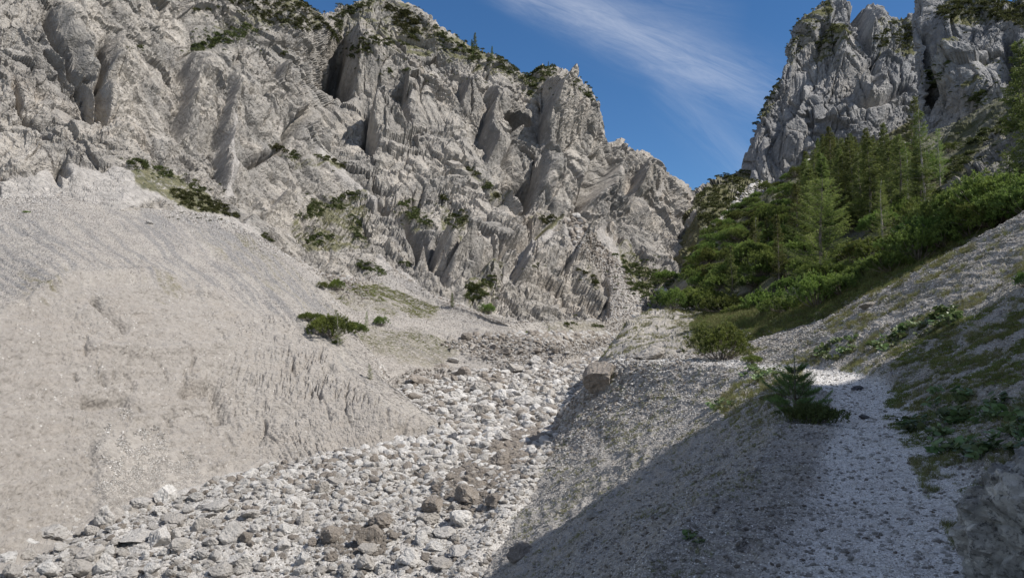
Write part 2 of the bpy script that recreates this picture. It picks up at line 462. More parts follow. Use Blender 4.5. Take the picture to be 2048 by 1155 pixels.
# pale rubble in gullies: polygons
RUBBLE = [
 [(225, 335), (300, 335), (420, 400), (520, 465), (640, 545), (600, 560), (470, 470), (330, 400)],
 [(443, 250), (452, 262), (470, 400), (450, 392)],
 [(320, 330), (420, 380), (440, 420), (380, 400)],
 [(1130, 440), (1180, 470), (1230, 520), (1290, 580), (1280, 640), (1225, 640), (1215, 560), (1150, 500)],
 [(1000, 560), (1110, 430), (1125, 440), (1010, 575)],
 [(760, 500), (790, 540), (900, 600), (1060, 640), (1200, 640), (1200, 660), (880, 620), (740, 560)],
 [(0, 360), (120, 340), (250, 330), (330, 400), (200, 420), (0, 420)],
 [(1300, 350), (1310, 430), (1295, 400)],
 [(640, 290), (700, 330), (760, 400), (745, 410), (650, 330)],
]
def apply_carves(px, py, carve, D, bx=1.0):
    flat = px.ravel(), py.ravel(); d = D.ravel()
    for kind, pts, w, amp in carve:
        xs = [p[0] for p in pts]; ys = [p[1] for p in pts]; R = w * 3.2
        m = (flat[0] > min(xs) - R) & (flat[0] < max(xs) + R) & (flat[1] > min(ys) - R) & (flat[1] < max(ys) + R)
        if not m.any(): continue
        x, y = flat[0][m], flat[1][m]
        j = 4.0 * np.sin(y / 13.0 + x / 17.0) + 1.5 * np.sin(y / 7.1 + 1.3)
        s, sg, al = poly_dist(x + j, y + j * .5, pts)
        Lp = sum(math.dist(pts[i], pts[i + 1]) for i in range(len(pts) - 1)); e_ = min(.5, max(.16, (w * .8 / Lp) if kind == 'step' else .16))
        ends = sstep(0, e_, al) * sstep(0, e_, 1 - al)
        if kind == 'crack': v = -amp * np.exp(-(s / w) ** 2) * (.25 + .75 * ends)
        elif kind == 'hole':
            v = -amp * sstep(w, w * .4, s)
        else:                                                  # ground right of the line stands proud
            right = -sg if pts[-1][1] > pts[0][1] else sg
            sd = s * right
            far = np.exp(-np.clip(sd, 0, None) / w)
            v = amp * sstep(-2.5, 2.5, sd) * far * ends - .45 * amp * np.exp(-np.clip(-sd, 0, None) / (w * .5)) * (1 - sstep(-2.5, 2.5, sd)) * ends
        d[m] += v
    return d.reshape(D.shape)
def soft_mask(px, py, polys, jit=10, seed=0):
    r = np.zeros(px.shape)
    P2 = np.stack([px.ravel() / 40, py.ravel() / 40, 0 * px.ravel()], -1)
    jx = fbm(P2, 4, seed).reshape(px.shape) * jit * 2.5; jy = fbm(P2 + 50, 4, seed).reshape(px.shape) * jit * 2.5
    for p in polys: r = np.maximum(r, inpoly(px + jx, py + jy, p).astype(float))
    return r
ROT = np.array([[.86, 0, .5], [0, 1, 0], [-.5, 0, .86]], np.float32)
def rockify(g, N, Y, unit, seed, smooth, steep=(1, 1, .55), amp=1.0, split=False):
    """fractured limestone displacement along N; unit = metres of the finest facets, smooth 0..1 mask"""
    s = g.shape[:-1]; p = g.reshape(-1, 3).astype(np.float32)
    p = p * np.array(steep, np.float32)
    wv = np.stack([perlin(p / (14 * unit), seed + 90), perlin(p / (14 * unit), seed + 91), perlin(p / (14 * unit), seed + 92)], -1)
    q = p + wv * 5 * unit
    d = ridged(q / (38 * unit), 3, seed + 1) * 3.6 * unit - 1.5 * unit
    f0, e0 = facets(q / (15 * unit), seed + 2, 1.0, .8)
    f1, e1 = facets(q / (5.5 * unit), seed + 3, 1.0, .7)
    f2, e2 = facets((q + wv * 2) / (2.1 * unit), seed + 4, 1.0, .7)
    f3, e3 = facets((q + wv) / (.95 * unit), seed + 5, 1.1, .7)
    fv, ev = facets(q / np.array([8.5 * unit, 8.5 * unit, 20 * unit], np.float32), seed + 12, .8, 1.0)
    fw, ew = facets((q @ ROT) / np.array([4.5 * unit, 4.5 * unit, 15 * unit], np.float32), seed + 13, .8, 1.0)
    zone = sstep(-.12, .22, fbm(p / (30 * unit), 3, seed + 15)); broken = sstep(-.18, .2, fbm(p / (17 * unit), 3, seed + 16))
    d += fv * (1.2 + 2.0 * zone) * unit + fw * (1.4 - .8 * zone) * unit - np.clip(.07 - ev, 0, 1) * 16 * unit
    f2 = f2 * (.35 + .9 * broken); f3 = f3 * (.3 + 1.0 * broken); e2 = e2 + .06 * (1 - broken); e3 = e3 + .1 * (1 - broken)
    d += f0 * 1.7 * unit + f1 * .85 * unit; dc = d.copy()
    d += f2 * .50 * unit + f3 * .34 * unit
    d -= np.clip(.10 - e1, 0, 1) * 5 * unit * (perlin(p / (9 * unit), seed + 8) > -.1)
    d -= np.clip(.10 - e0, 0, 1) * 10 * unit * (perlin(p / (22 * unit), seed + 9) > 0)
    d -= np.clip(.11 - e2, 0, 1) * 4.2 * unit + np.clip(.13 - e3, 0, 1) * 2.0 * unit
    d += fbm(p / (1.6 * unit), 3, seed + 6) * .22 * unit
    k = smooth.ravel()
    d2 = fbm(p / (9 * unit), 4, seed + 7) * 1.6 * unit + f3 * .16 * unit + f2 * .2 * unit
    if split:                                              # coarse blocks apart, so that their edges can be weathered
        return ((dc * (1 - k)) * amp).reshape(s), (((d - dc) * (1 - k) + d2 * k) * amp).reshape(s)
    d = (d * (1 - k) + d2 * k) * amp
    return d.reshape(s)

Q = QUALITY
def build_mountain():
    px, py, Y = relief(column_table(M1C), 2.2 * Q, 5)
    g = pt(px, py, Y); N = grid_normals(blur(g, 6))
    scree = soft_mask(px, py, RUBBLE, 7, 4); scree = blur(scree, 3)
    D = np.zeros(px.shape)
    unit = 1.0 * np.clip(Y / 190, .42, 1.25)
    U = np.median(unit)
    # two scale bands so that the near left face is not coarser than the far one
    k = sstep(150, 100, Y); d_far = np.zeros((2,) + px.shape); d_near = np.zeros((2,) + px.shape)
    m = k < 1; d_far[:, m] = np.stack(rockify(g[m], None, None, 1.0, 10, scree[m], split=True))
    m = k > 0; d_near[:, m] = np.stack(rockify(g[m], None, None, .52, 40, scree[m], split=True))
    d_far = d_far[0] + d_far[1]; d_near = d_near[0] + d_near[1]
    D = d_far * (1 - k) + d_near * k
    slab = blur(soft_mask(px, py, [[(915, 150), (1085, 160), (1040, 250), (1030, 360), (930, 340)], [(1098, 160), (1185, 205), (1200, 290), (1120, 325), (1092, 300)], [(800, 220), (925, 200), (940, 380), (790, 380)], [(440, 250), (555, 300), (540, 400), (455, 390)], [(0, 130), (200, 260), (330, 330), (200, 330), (0, 250)]], 8, 21), 6)
    comb = blur(soft_mask(px, py, [[(585, 150), (725, 190), (770, 330), (700, 370), (585, 310)]], 8, 22), 8)
    D = D * (1 - .25 * slab) * (1 - .3 * comb)
    CV = apply_carves(px, py, CARVE, np.zeros(px.shape)) * 1.5
    sk_ = np.interp(px, [c[4][0] for c in M1C], [c[4][1] for c in M1C]); D = D * (.6 + .4 * sstep(-10, 40, py - sk_)) + CV * sstep(10, 90, py - sk_)
    ridge = (np.arange(px.shape[0]) / px.shape[0])
    g2 = g + N * D[..., None]
    n2 = grid_normals(g2)
    up = n2[..., 2]
    sc2 = np.clip(scree + sstep(.80, .93, up) * .5, 0, 1)
    x2, y2, _ = project(g2)
    st = np.zeros(px.shape)
    for (cx, cy, rx, ry, a) in [(926, 200, 7, 48, .8), (985, 215, 9, 50, .6), (975, 290, 10, 60, .55), (575, 140, 20, 22, .6), (1060, 350, 26, 50, .5), (1035, 430, 12, 40, .5), (660, 240, 20, 25, .4), (860, 130, 12, 40, .35), (780, 260, 30, 50, .3), (1120, 210, 8, 50, .3)]:
        st = np.maximum(st, a * np.exp(-((px - cx) / rx) ** 2 - ((py - cy) / ry) ** 2))
    st *= .6 + .5 * np.sin(px / 2.3 + 2 * np.sin(py / 23))
    grass = soft_mask(px, py, GRASSY, 6, 9); grass = blur(grass, 2)
    moss = grass * sstep(.25, .6, up + .3 * fbm(g.reshape(-1, 3) / 4, 3, 5).reshape(up.shape))
    make_layer('mountain', g2 * SC, None, M_CLIFF, dict(scree=sc2, stain=np.clip(st, 0, 1), moss=moss * .85), objname='mountain')
GRASSY = [
 [(380, 95), (440, 60), (460, 20), (600, 0), (650, 45), (620, 60), (520, 45), (450, 95), (400, 105)],
 [(655, 60), (700, 15), (760, 0), (850, 35), (900, 75), (1000, 118), (1045, 150), (1100, 125), (1190, 190), (1180, 200), (1110, 155), (1060, 190), (1045, 170), (900, 110), (800, 90), (720, 100), (680, 120)],
 [(585, 440), (640, 395), (730, 380), (740, 420), (735, 500), (610, 500)],
 [(790, 395), (870, 440), (860, 460), (800, 430)], [(880, 395), (940, 420), (930, 465), (890, 460)],
 [(930, 335), (1010, 395), (1005, 410), (940, 355)],
 [(925, 580), (990, 545), (1000, 555), (975, 630), (930, 600)],
 [(1225, 505), (1290, 520), (1350, 560), (1380, 620), (1290, 600), (1250, 570)],
 [(1060, 425), (1120, 425), (1130, 450), (1060, 450)], [(1150, 540), (1200, 575), (1195, 590), (1160, 560)],
 [(540, 290), (690, 325), (680, 335), (550, 305)], [(255, 320), (350, 345), (480, 430), (400, 425), (270, 370)],
]

# ---- 2. saddle below the right-hand tower
def build_saddle():
    c = [
     [(1340, 640, 150), (1350, 520, 175), (1372, 440, 205), (1388, 392, 232), (1388, 404, 260)],
     [(1400, 620, 120), (1405, 500, 150), (1408, 420, 190), (1412, 374, 236), (1412, 390, 260)],
     [(1450, 600, 110), (1455, 500, 140), (1458, 420, 190), (1460, 348, 245), (1460, 365, 270)],
     [(1510, 560, 110), (1512, 470, 150), (1512, 390, 205), (1512, 322, 262), (1512, 340, 300)],
     [(1570, 520, 120), (1572, 430, 160), (1575, 370, 210), (1585, 312, 262), (1585, 330, 300)],
     [(1640, 480, 130), (1640, 400, 170), (1640, 340, 210), (1640, 285, 262), (1640, 300, 300)],
     [(1760, 460, 130), (1760, 370, 170), (1760, 300, 210), (1760, 230, 255), (1760, 250, 300)],
     [(1900, 420, 120), (1900, 330, 160), (1900, 270, 190), (1900, 215, 215), (1900, 230, 260)],
     [(2150, 420, 120), (2150, 330, 150), (2150, 250, 170), (2150, 180, 190), (2150, 200, 240)],
    ]
    px, py, Y = relief(column_table(c), 2.4 * Q, 6)
    g = pt(px, py, Y); N = grid_normals(blur(g, 5))
    gully = soft_mask(px, py, [[(1420, 480), (1440, 440), (1480, 400), (1520, 365), (1560, 330), (1600, 305), (1630, 315), (1600, 350), (1560, 380), (1500, 425), (1460, 450), (1470, 490)]], 5, 3)
    gully = blur(gully, 3)
    D = rockify(g, N, Y, .8, 70, np.full(px.shape, .55))
    D -= gully * 2.0
    g2 = g + N * D[..., None]; up = grid_normals(g2)[..., 2]
    nz = fbm(g.reshape(-1, 3) / 9, 4, 31).reshape(px.shape)
    moss = np.clip((1 - gully * 1.6), 0, 1) * sstep(-.35, .05, nz)
    make_layer('saddle', g2, None, M_CLIFF, dict(scree=gully * .9, stain=0 * px, moss=moss * .9), objname='hill')

# ---- 3. rock towers at the right
CARVE_A = [
 ('crack', [(1725, 0), (1722, 30), (1740, 60)], 8, 7), ('step', [(1735, 10), (1722, 60), (1740, 120)], 50, 9),
 ('step', [(1668, 60), (1672, 110), (1665, 150)], 40, 8), ('crack', [(1655, 40), (1640, 90), (1600, 130)], 10, 5),
 ('step', [(1690, 190), (1700, 215), (1640, 250)], 40, 6), ('step', [(1760, 90), (1740, 150), (1700, 200)], 50, 8),
 ('crack', [(1830, 60), (1750, 110), (1745, 190)], 12, 6), ('step', [(1570, 250), (1540, 300)], 40, 5),
 ('crack', [(1700, 210), (1760, 205), (1830, 160)], 8, 7), ('step', [(1620, 160), (1600, 220), (1560, 300)], 60, 6),
]
CARVE_B = [
 ('step', [(1905, 85), (1880, 150), (1865, 230)], 70, 8), ('crack', [(1850, 60), (1846, 150), (1850, 200)], 12, 5),
 ('step', [(1945, 100), (1900, 150), (1890, 210)], 50, 7), ('crack', [(2010, 60), (2030, 120), (1990, 190)], 12, 7),
 ('hole', [(1860, 165), (1875, 195)], 16, 7), ('step', [(2000, 150), (1980, 200), (1950, 250)], 30, 5),
]
def build_towers():
    def R(py, Ylist, xs): return [(x, py if not isinstance(py, list) else py[i], Ylist[i]) for i, x in enumerate(xs)]
    rows = [
     [(1560, 430, 330), (1500, 430, 285), (1560, 430, 278), (1640, 430, 270), (1730, 430, 262), (1800, 430, 258), (1900, 430, 255)],
     [(1530, 338, 370), (1497, 334, 298), (1555, 345, 290), (1630, 350, 284), (1720, 340, 276), (1800, 340, 270), (1900, 340, 265)],
     [(1545, 270, 380), (1511, 268, 305), (1570, 272, 300), (1640, 275, 294), (1720, 275, 288), (1800, 280, 284), (1900, 280, 280)],
     [(1560, 215, 390), (1527, 212, 312), (1580, 215, 306), (1645, 215, 300), (1725, 215, 294), (1800, 220, 292), (1900, 220, 290)],
     [(1600, 168, 395), (1556, 165, 318), (1600, 165, 312), (1655, 165, 306), (1725, 165, 302), (1800, 168, 302), (1900, 170, 302)],
     [(1610, 128, 395), (1579, 125, 322), (1615, 125, 316), (1665, 128, 311), (1730, 130, 310), (1800, 120, 312), (1900, 120, 312)],
     [(1612, 95, 395), (1573, 93, 326), (1615, 88, 321), (1668, 90, 317), (1735, 92, 318), (1800, 84, 320), (1900, 84, 320)],
     [(1630, 62, 395), (1594, 62, 330), (1630, 55, 326), (1676, 55, 323), (1740, 58, 326), (1800, 60, 328), (1900, 55, 328)],
     [(1655, 35, 395), (1634, 28, 336), (1652, 16, 333), (1692, 18, 330), (1738, 26, 332), (1800, 46, 334), (1900, 40, 334)],
     [(1670, 20, 400), (1652, 8, 340), (1664, -6, 338), (1697, 4, 336), (1736, 9, 338), (1790, 43, 340), (1900, 30, 340)],
     [(1675, 40, 420), (1660, 20, 372), (1670, 12, 370), (1700, 16, 368), (1738, 30, 366), (1790, 60, 366), (1900, 50, 370)],
    ]
    px, py, Y = relief(np.array(rows, float), 2.2 * Q, 4)
    g = pt(px, py, Y); N = grid_normals(blur(g, 5))
    D = rockify(g, N, Y, 1.3, 120, np.zeros(px.shape), (1, 1, .3)) * .85
    D = apply_carves(px, py, CARVE_A, D)
    notch = np.exp(-((px - 1712) / 7) ** 2) * sstep(60, 10, py) * 8
    g2 = g + N * (D - notch)[..., None]; up = grid_normals(g2)[..., 2]
    gm = soft_mask(px, py, [[(1575, 95), (1600, 55), (1640, 30), (1660, -10), (1665, 30), (1640, 70), (1600, 110), (1580, 130)], [(1625, 90), (1670, 45), (1710, 60), (1690, 90), (1640, 120)], [(1740, 70), (1800, 40), (1830, 50), (1830, 110), (1760, 120)], [(1495, 250), (1530, 180), (1560, 150), (1570, 160), (1530, 230)]], 7, 3)
    st = .55 * np.exp(-((px - 1790) / 60) ** 2 - ((py - 145) / 45) ** 2) + .4 * np.exp(-((px - 1560) / 60) ** 2 - ((py - 260) / 60) ** 2)
    st *= .7 + .5 * np.sin(px / 3.1 + 2 * np.sin(py / 31))
    make_layer('tower', g2 * SC, None, M_TOWER, dict(scree=sstep(.75, .95, up) * .6, stain=np.clip(st, 0, 1), moss=gm * sstep(.1, .5, up)), objname='mountain')
    rows = [
     [(1870, 400, 250), (1822, 400, 200), (1880, 400, 194), (1940, 400, 188), (2010, 400, 182), (2120, 400, 175), (2300, 400, 165)],
     [(1870, 290, 260), (1834, 280, 208), (1885, 290, 202), (1945, 290, 196), (2010, 290, 190), (2120, 290, 182), (2300, 290, 172)],
     [(1870, 200, 260), (1830, 195, 214), (1880, 200, 209), (1945, 205, 200), (2010, 205, 196), (2120, 200, 188), (2300, 200, 178)],
     [(1860, 120, 262), (1824, 115, 220), (1878, 115, 216), (1945, 115, 209), (2010, 115, 203), (2120, 115, 194), (2300, 110, 184)],
     [(1860, 60, 264), (1824, 50, 224), (1880, 45, 219), (1945, 50, 214), (2010, 55, 210), (2120, 50, 202), (2300, 40, 190)],
     [(1868, 25, 270), (1832, 12, 230), (1885, 8, 226), (1945, 8, 223), (2010, 12, 220), (2120, 0, 212), (2300, -30, 200)],
     [(1876, 10, 280), (1846, -8, 236), (1890, -14, 234), (1945, 0, 232), (2010, 10, 230), (2120, -25, 222), (2300, -90, 210)],
     [(1880, 40, 300), (1850, 20, 262), (1895, 16, 260), (1945, 20, 258), (2010, 30, 256), (2120, 0, 250), (2300, -60, 235)],
    ]
    px, py, Y = relief(np.array(rows, float), 2.2 * Q, 4)
    g = pt(px, py, Y); N = grid_normals(blur(g, 5))
    D = rockify(g, N, Y, 1.0, 150, np.zeros(px.shape), (1, 1, .3)) * .8
    D = apply_carves(px, py, CARVE_B, D)
    g2 = g + N * D[..., None]; up = grid_normals(g2)[..., 2]
    gm = soft_mask(px, py, [[(1870, 30), (1900, 0), (2060, 5), (2060, 60), (1980, 40), (1900, 45)], [(1890, 100), (1870, 150), (1900, 200), (1930, 130)], [(1930, 190), (1970, 180), (1990, 220), (1940, 230)]], 7, 3)
    st = .6 * np.exp(-((px - 1850) / 30) ** 2 - ((py - 110) / 80) ** 2) + .5 * np.exp(-((px - 1940) / 80) ** 2 - ((py - 70) / 25) ** 2)
    st *= .7 + .5 * np.sin(px / 3.1 + 2 * np.sin(py / 31))
    make_layer('crag', g2 * SC, None, M_TOWER, dict(scree=sstep(.75, .95, up) * .6, stain=np.clip(st, 0, 1), moss=gm * sstep(0, .5, up)), objname='mountain')

# ---- 4. stream bed
def build_bed():
    ys = [1900, 1500, 1250, 1155, 1050, 960, 890, 830, 780, 750, 725, 705, 692, 684]
    xs = [-500, -150, 150, 400, 600, 750, 900, 1050, 1150, 1230, 1320, 1450]
    ctrl = [[(x, y, float(creekY(x, y))) for x in xs] for y in ys]
    px, py, Y = relief(ctrl, 3.0 * Q)
    g = pt(px, py, Y); p = g.reshape(-1, 3)
    z = fbm(p / 7, 4, 200) * .6 + ridged(p / np.array([3.5, 9, 3]), 3, 201) * .25 - .15 + fbm(p / .8, 3, 202) * .10
    f, e = facets(p / .5, 203, .8, .8); z = z + f * .06
    # rubble bars
    x, y = px.ravel(), py.ravel()
    z = z + .5 * np.exp(-((x - (y - 1155) * -.75 - 930) / 45) ** 2)
    g[..., 2] += z.reshape(px.shape)
    one = np.zeros(px.shape)
    make_layer('bed', g * SC, None, M_BED, dict(earth=one, grey=one, moss=one), objname='stream_bed_ground')

# ---- 5. eroded moraine wall and the big scree fan
_r = np.random.default_rng(77); GULL = []
for _i in range(46):
    _x, _y, _l = _r.uniform(150, 840), _r.uniform(640, 860), _r.uniform(15, 75)
    if _y > 600 + max(0, (_x - 600)) * .8: GULL.append(((_x, _y), (_x + _l * _r.uniform(.05, .5), _y + _l)))
def build_wall():
    cols = [
     march(-450, 1300, [(-450, 940, .9), (-450, 640, .9), (-450, 500, .33), (-450, 390, .33), (-450, 398, 'Y', 100)]),
     march(-150, 1175, [(-150, 890, .9), (-150, 620, .9), (-150, 495, .33), (-150, 385, .33), (-150, 393, 'Y', 102)]),
     march(0, 1118, [(0, 850, .9), (0, 605, .88), (0, 490, .33), (0, 385, .33), (0, 393, 'Y', 104)]),
     march(110, 1062, [(110, 830, .9), (110, 565, .86), (110, 480, .33), (120, 388, .33), (120, 396, 'Y', 108)]),
     march(190, 1035, [(200, 810, .85), (210, 575, .82), (200, 475, .33), (222, 342, .31), (222, 350, 'Y', 116)]),
     march(300, 990, [(300, 790, .82), (300, 572, .75), (270, 470, .33), (278, 372, .31), (278, 380, 'Y', 118)]),
     march(400, 955, [(400, 775, .78), (405, 585, .66), (370, 480, .34), (352, 418, .31), (352, 426, 'Y', 120)]),
     march(510, 925, [(505, 780, .72), (510, 615, .60), (470, 510, .36), (440, 436, .33), (440, 444, 'Y', 122)]),
     march(620, 912, [(610, 800, .66), (610, 650, .54), (580, 560, .38), (530, 482, .36), (530, 490, 'Y', 126)]),
     march(700, 903, [(695, 825, .62), (690, 705, .48), (665, 640, .34), (636, 562, .40), (636, 570, 'Y', 128)]),
     march(770, 893, [(770, 845, .6), (765, 765, .44), (778, 760, .3), (780, 768, 'Y', 51.5), (792, 792, 'Y', 57)]),
     march(825, 878, [(825, 850, .55), (822, 805, .42), (826, 801, .3), (830, 810, 'Y', 49.5), (838, 828, 'Y', 54)]),
     march(872, 862, [(874, 856, .5), (876, 845, .4), (879, 843, .3), (882, 848, 'Y', 48), (888, 862, 'Y', 51)]),
    ]
    cols = [[(c[0][0], c[0][1] + 60, c[0][2] * .93)] + c for c in cols]
    px, py, Y = relief(column_table(cols), 2.4 * Q, 9)
    g = pt(px, py, Y); N = grid_normals(blur(g, 6)); sh = px.shape; p = g.reshape(-1, 3)
    v = np.linspace(0, 1, sh[0])[:, None] * np.ones(sh)
    # masks
    wallp = [[(-500, 1400), (-500, 640), (0, 640), (60, 590), (150, 562), (300, 560), (420, 590), (560, 640), (690, 740), (790, 820), (890, 860), (890, 1000), (500, 1000), (0, 1300)]]
    earth = blur(soft_mask(px, py, wallp, 24, 12), 9); earth = np.clip(earth + (fbm(np.stack([px.ravel() / 28, py.ravel() / 12, 0 * px.ravel()], -1), 4, 320).reshape(sh)) * 1.3 * 4 * earth * (1 - earth), 0, 1)
    fan = blur(soft_mask(px, py, [[(190, 1060), (196, 900), (215, 850), (255, 835), (300, 870), (360, 925), (440, 975), (400, 1010), (300, 1040)]], 16, 13), 9); fan = fan * sstep(800, 930, py)
    D = np.zeros(sh)
    # gullied, layered till
    rill = ridged(p / np.array([2.2, 5, 9]), 4, 300).reshape(sh)
    lay = fbm(p / np.array([6, 6, .55]), 4, 301).reshape(sh)
    f1, e1 = facets(p / .75, 302, .8, .8); f2, e2 = facets(p / .26, 303, .9, .8)
    W_ = earth * (1 - fan)
    vr = ridged(np.stack([(px.ravel() - py.ravel() * .22 + 22 * np.sin(py.ravel() / 60)) / 13, py.ravel() / 55, 0 * px.ravel()], -1), 4, 307).reshape(sh); rr = sstep(330, 620, px)
    D += W_ * ((rill - .5) * .16 - (vr ** 2 - .25) * .24 * (.2 + .8 * rr) * (.3 + 1.2 * sstep(-.2, .25, fbm(p / 3.5, 3, 312).reshape(sh))) + lay * .26 + fbm(p / 5, 4, 304).reshape(sh) * .6 + fbm(p / .35, 4, 308, .65).reshape(sh) * .17 + fbm(p / .9, 3, 309).reshape(sh) * .10)
    D += fan * .3
    # scree: fall-line streaks
    dirv = np.array([.82, -.35, -.45]); dirv /= np.linalg.norm(dirv)
    al = p @ dirv; cr = p @ np.cross(dirv, [0, .6, .8])
    ang_ = np.interp(px, [0, 350, 700], [.44, .56, .66]); su_ = px * np.cos(ang_) + py * np.sin(ang_); sv_ = -px * np.sin(ang_) + py * np.cos(ang_)
    st = fbm(np.stack([su_.ravel() / 230, sv_.ravel() / 13, 0 * al], -1), 5, 305, .6).reshape(sh)
    D += (1 - earth) * (st * .1 + f2.reshape(sh) * .05 + f1.reshape(sh) * .03 + fbm(p / 9, 3, 306).reshape(sh) * .8)
    # overhanging lip at the top of the eroded wall, slumps
    for (a, w, amp) in [([(60, 575), (160, 556), (300, 552), (400, 578), (480, 605)], 9, .55), ([(180, 590), (240, 640), (262, 665)], 8, -.7), ([(150, 690), (300, 706), (480, 690)], 12, .4), ([(160, 800), (270, 796)], 10, -.5), ([(350, 790), (430, 770), (450, 850)], 12, -.6)]:
        s, sg, t = poly_dist(px, py, a)
        D += amp * np.exp(-(s / w) ** 2) * sstep(0, .15, t) * sstep(0, .15, 1 - t)
    for a, b_ in GULL:
        s, sg, t = poly_dist(px + 4 * np.sin(py / 9 + a[0]), py, [a, b_])
        D -= .16 * np.exp(-(s / 3.2) ** 2) * sstep(0, .3, t) * sstep(0, .2, 1 - t) * W_
    D *= sstep(0, .08, v)
    g2 = g + N * D[..., None]
    wv = fbm(np.stack([px.ravel() / 90, py.ravel() / 60, 0 * al], -1), 3, 311).reshape(sh) * 10
    ang = np.interp(px, [0, 350, 700], [.44, .56, .66]); su = px * np.cos(ang) + py * np.sin(ang); sv = -px * np.sin(ang) + py * np.cos(ang) + wv
    streak = fbm(np.stack([su.ravel() / 190, sv.ravel() / 11, 0 * al], -1), 5, 310, .65).reshape(sh)
    zone = blur(soft_mask(px, py, [[(-200, 430), (120, 450), (260, 440), (420, 430), (520, 480), (660, 620), (620, 640), (430, 580), (300, 550), (130, 555), (-200, 600)]], 18, 14), 10)
    grey = sstep(-.06, .14, streak) * zone * 1.0 + sstep(.04, .22, streak) * (1 - earth) * .6
    ydry = blur(soft_mask(px, py, [[(430, 440), (560, 520), (680, 620), (640, 640), (500, 560), (380, 470)], [(30, 540), (130, 545), (110, 600), (60, 590)], [(270, 560), (400, 560), (400, 590), (330, 590)]], 14, 15), 6)
    moss = ydry * sstep(-.1, .25, -streak) * .7
    make_layer('wall', g2 * SC, None, M_SCREE, dict(earth=earth * (1 - fan), grey=np.clip(grey * (1 - fan), 0, 1), moss=moss), objname='moraine_ground')

# ---- 6. far scree tongue
def build_tongue():
    cols = [
     march(520, 850, [(560, 720, .3), (560, 640, .3), (540, 560, .4), (530, 505, .5), (530, 512, 'Y', 132)]),
     march(620, 830, [(640, 710, .3), (630, 640, .3), (610, 575, .4), (590, 522, .5), (590, 529, 'Y', 134)]),
     march(710, 800, [(710, 700, .3), (690, 640, .3), (668, 590, .4), (650, 556, .5), (650, 563, 'Y', 136)]),
     march(800, 772, [(800, 700, .3), (780, 640, .3), (752, 588, .4), (718, 560, .5), (718, 567, 'Y', 138)]),
     march(870, 752, [(870, 700, .27), (850, 640, .3), (818, 588, .4), (785, 536, .55), (785, 543, 'Y', 140)]),
     march(930, 742, [(930, 700, .25), (920, 650, .3), (880, 612, .4), (850, 578, .6), (850, 590, 'Y', 122)]),
     march(1000, 740, [(1000, 705, .22), (995, 655, .3), (945, 632, .38), (908, 603, .6), (908, 616, 'Y', 122)]),
     march(1060, 736, [(1060, 708, .2), (1060, 668, .28), (1025, 654, .36), (1000, 640, .6), (1000, 652, 'Y', 124)]),
     march(1130, 728, [(1130, 706, .18), (1130, 680, .22), (1124, 660, .3), (1118, 644, .5), (1118, 656, 'Y', 128)]),
     march(1200, 697, [(1200, 686, .14), (1200, 672, .18), (1200, 655, .25), (1200, 646, .4), (1200, 652, 'Y', 152)]),
     march(1250, 688, [(1250, 680, .12), (1250, 665, .15), (1250, 645, .22), (1250, 632, .35), (1250, 640, 'Y', 156)]),
     march(1330, 686, [(1330, 675, .12), (1330, 655, .15), (1330, 630, .22), (1330, 620, .35), (1330, 628, 'Y', 160)]),
    ]
    cols = [[(c[0][0], c[0][1] + 30, c[0][2] * .93)] + c for c in cols]
    px, py, Y = relief(column_table(cols), 2.2 * Q, 5)
    g = pt(px, py, Y); N = grid_normals(blur(g, 5)); sh = px.shape; p = g.reshape(-1, 3)
    dirv = np.array([.80, -.45, -.40]); dirv /= np.linalg.norm(dirv)
    al = p @ dirv; cr = p @ np.cross(dirv, [0, .6, .8])
    st = fbm(np.stack([al / 26, cr / 1.8, 0 * al], -1), 5, 405, .6).reshape(sh)
    f1, e1 = facets(p / 1.6, 402, .8, .8); f2, e2 = facets(p / .7, 403, .9, .8)
    rub = blur(soft_mask(px, py, [[(880, 690), (960, 670), (1130, 670), (1230, 672), (1240, 690), (1130, 730), (1010, 740), (960, 720)], [(1215, 600), (1260, 600), (1260, 690), (1215, 680)], [(640, 540), (720, 560), (760, 600), (680, 600)], [(770, 775), (830, 735), (930, 740), (990, 760), (870, 790)]], 8, 16), 3)
    D = st * .5 + f2.reshape(sh) * .07 + f1.reshape(sh) * .08 + fbm(p / 12, 3, 406).reshape(sh) * 1.2 + rub * (f1.reshape(sh) * .22 + f2.reshape(sh) * .14 + .2)
    g2 = g + N * D[..., None]
    grey = sstep(.02, .3, st) * .5
    dry = blur(soft_mask(px, py, [[(600, 640), (700, 650), (860, 670), (920, 690), (880, 740), (780, 720), (700, 690), (620, 660)], [(640, 560), (760, 560), (880, 610), (860, 640), (700, 620)], [(1080, 640), (1210, 650), (1200, 670), (1090, 672)]], 10, 17), 6)
    sand = blur(soft_mask(px, py, [[(1130, 715), (1225, 682), (1225, 700), (1170, 735), (1130, 738)]], 3, 18), 3)
    make_layer('tongue', g2 * SC, None, M_SCREE, dict(earth=np.clip(rub * .5 + sand, 0, 1), grey=grey, moss=dry * .45), objname='scree_ground')

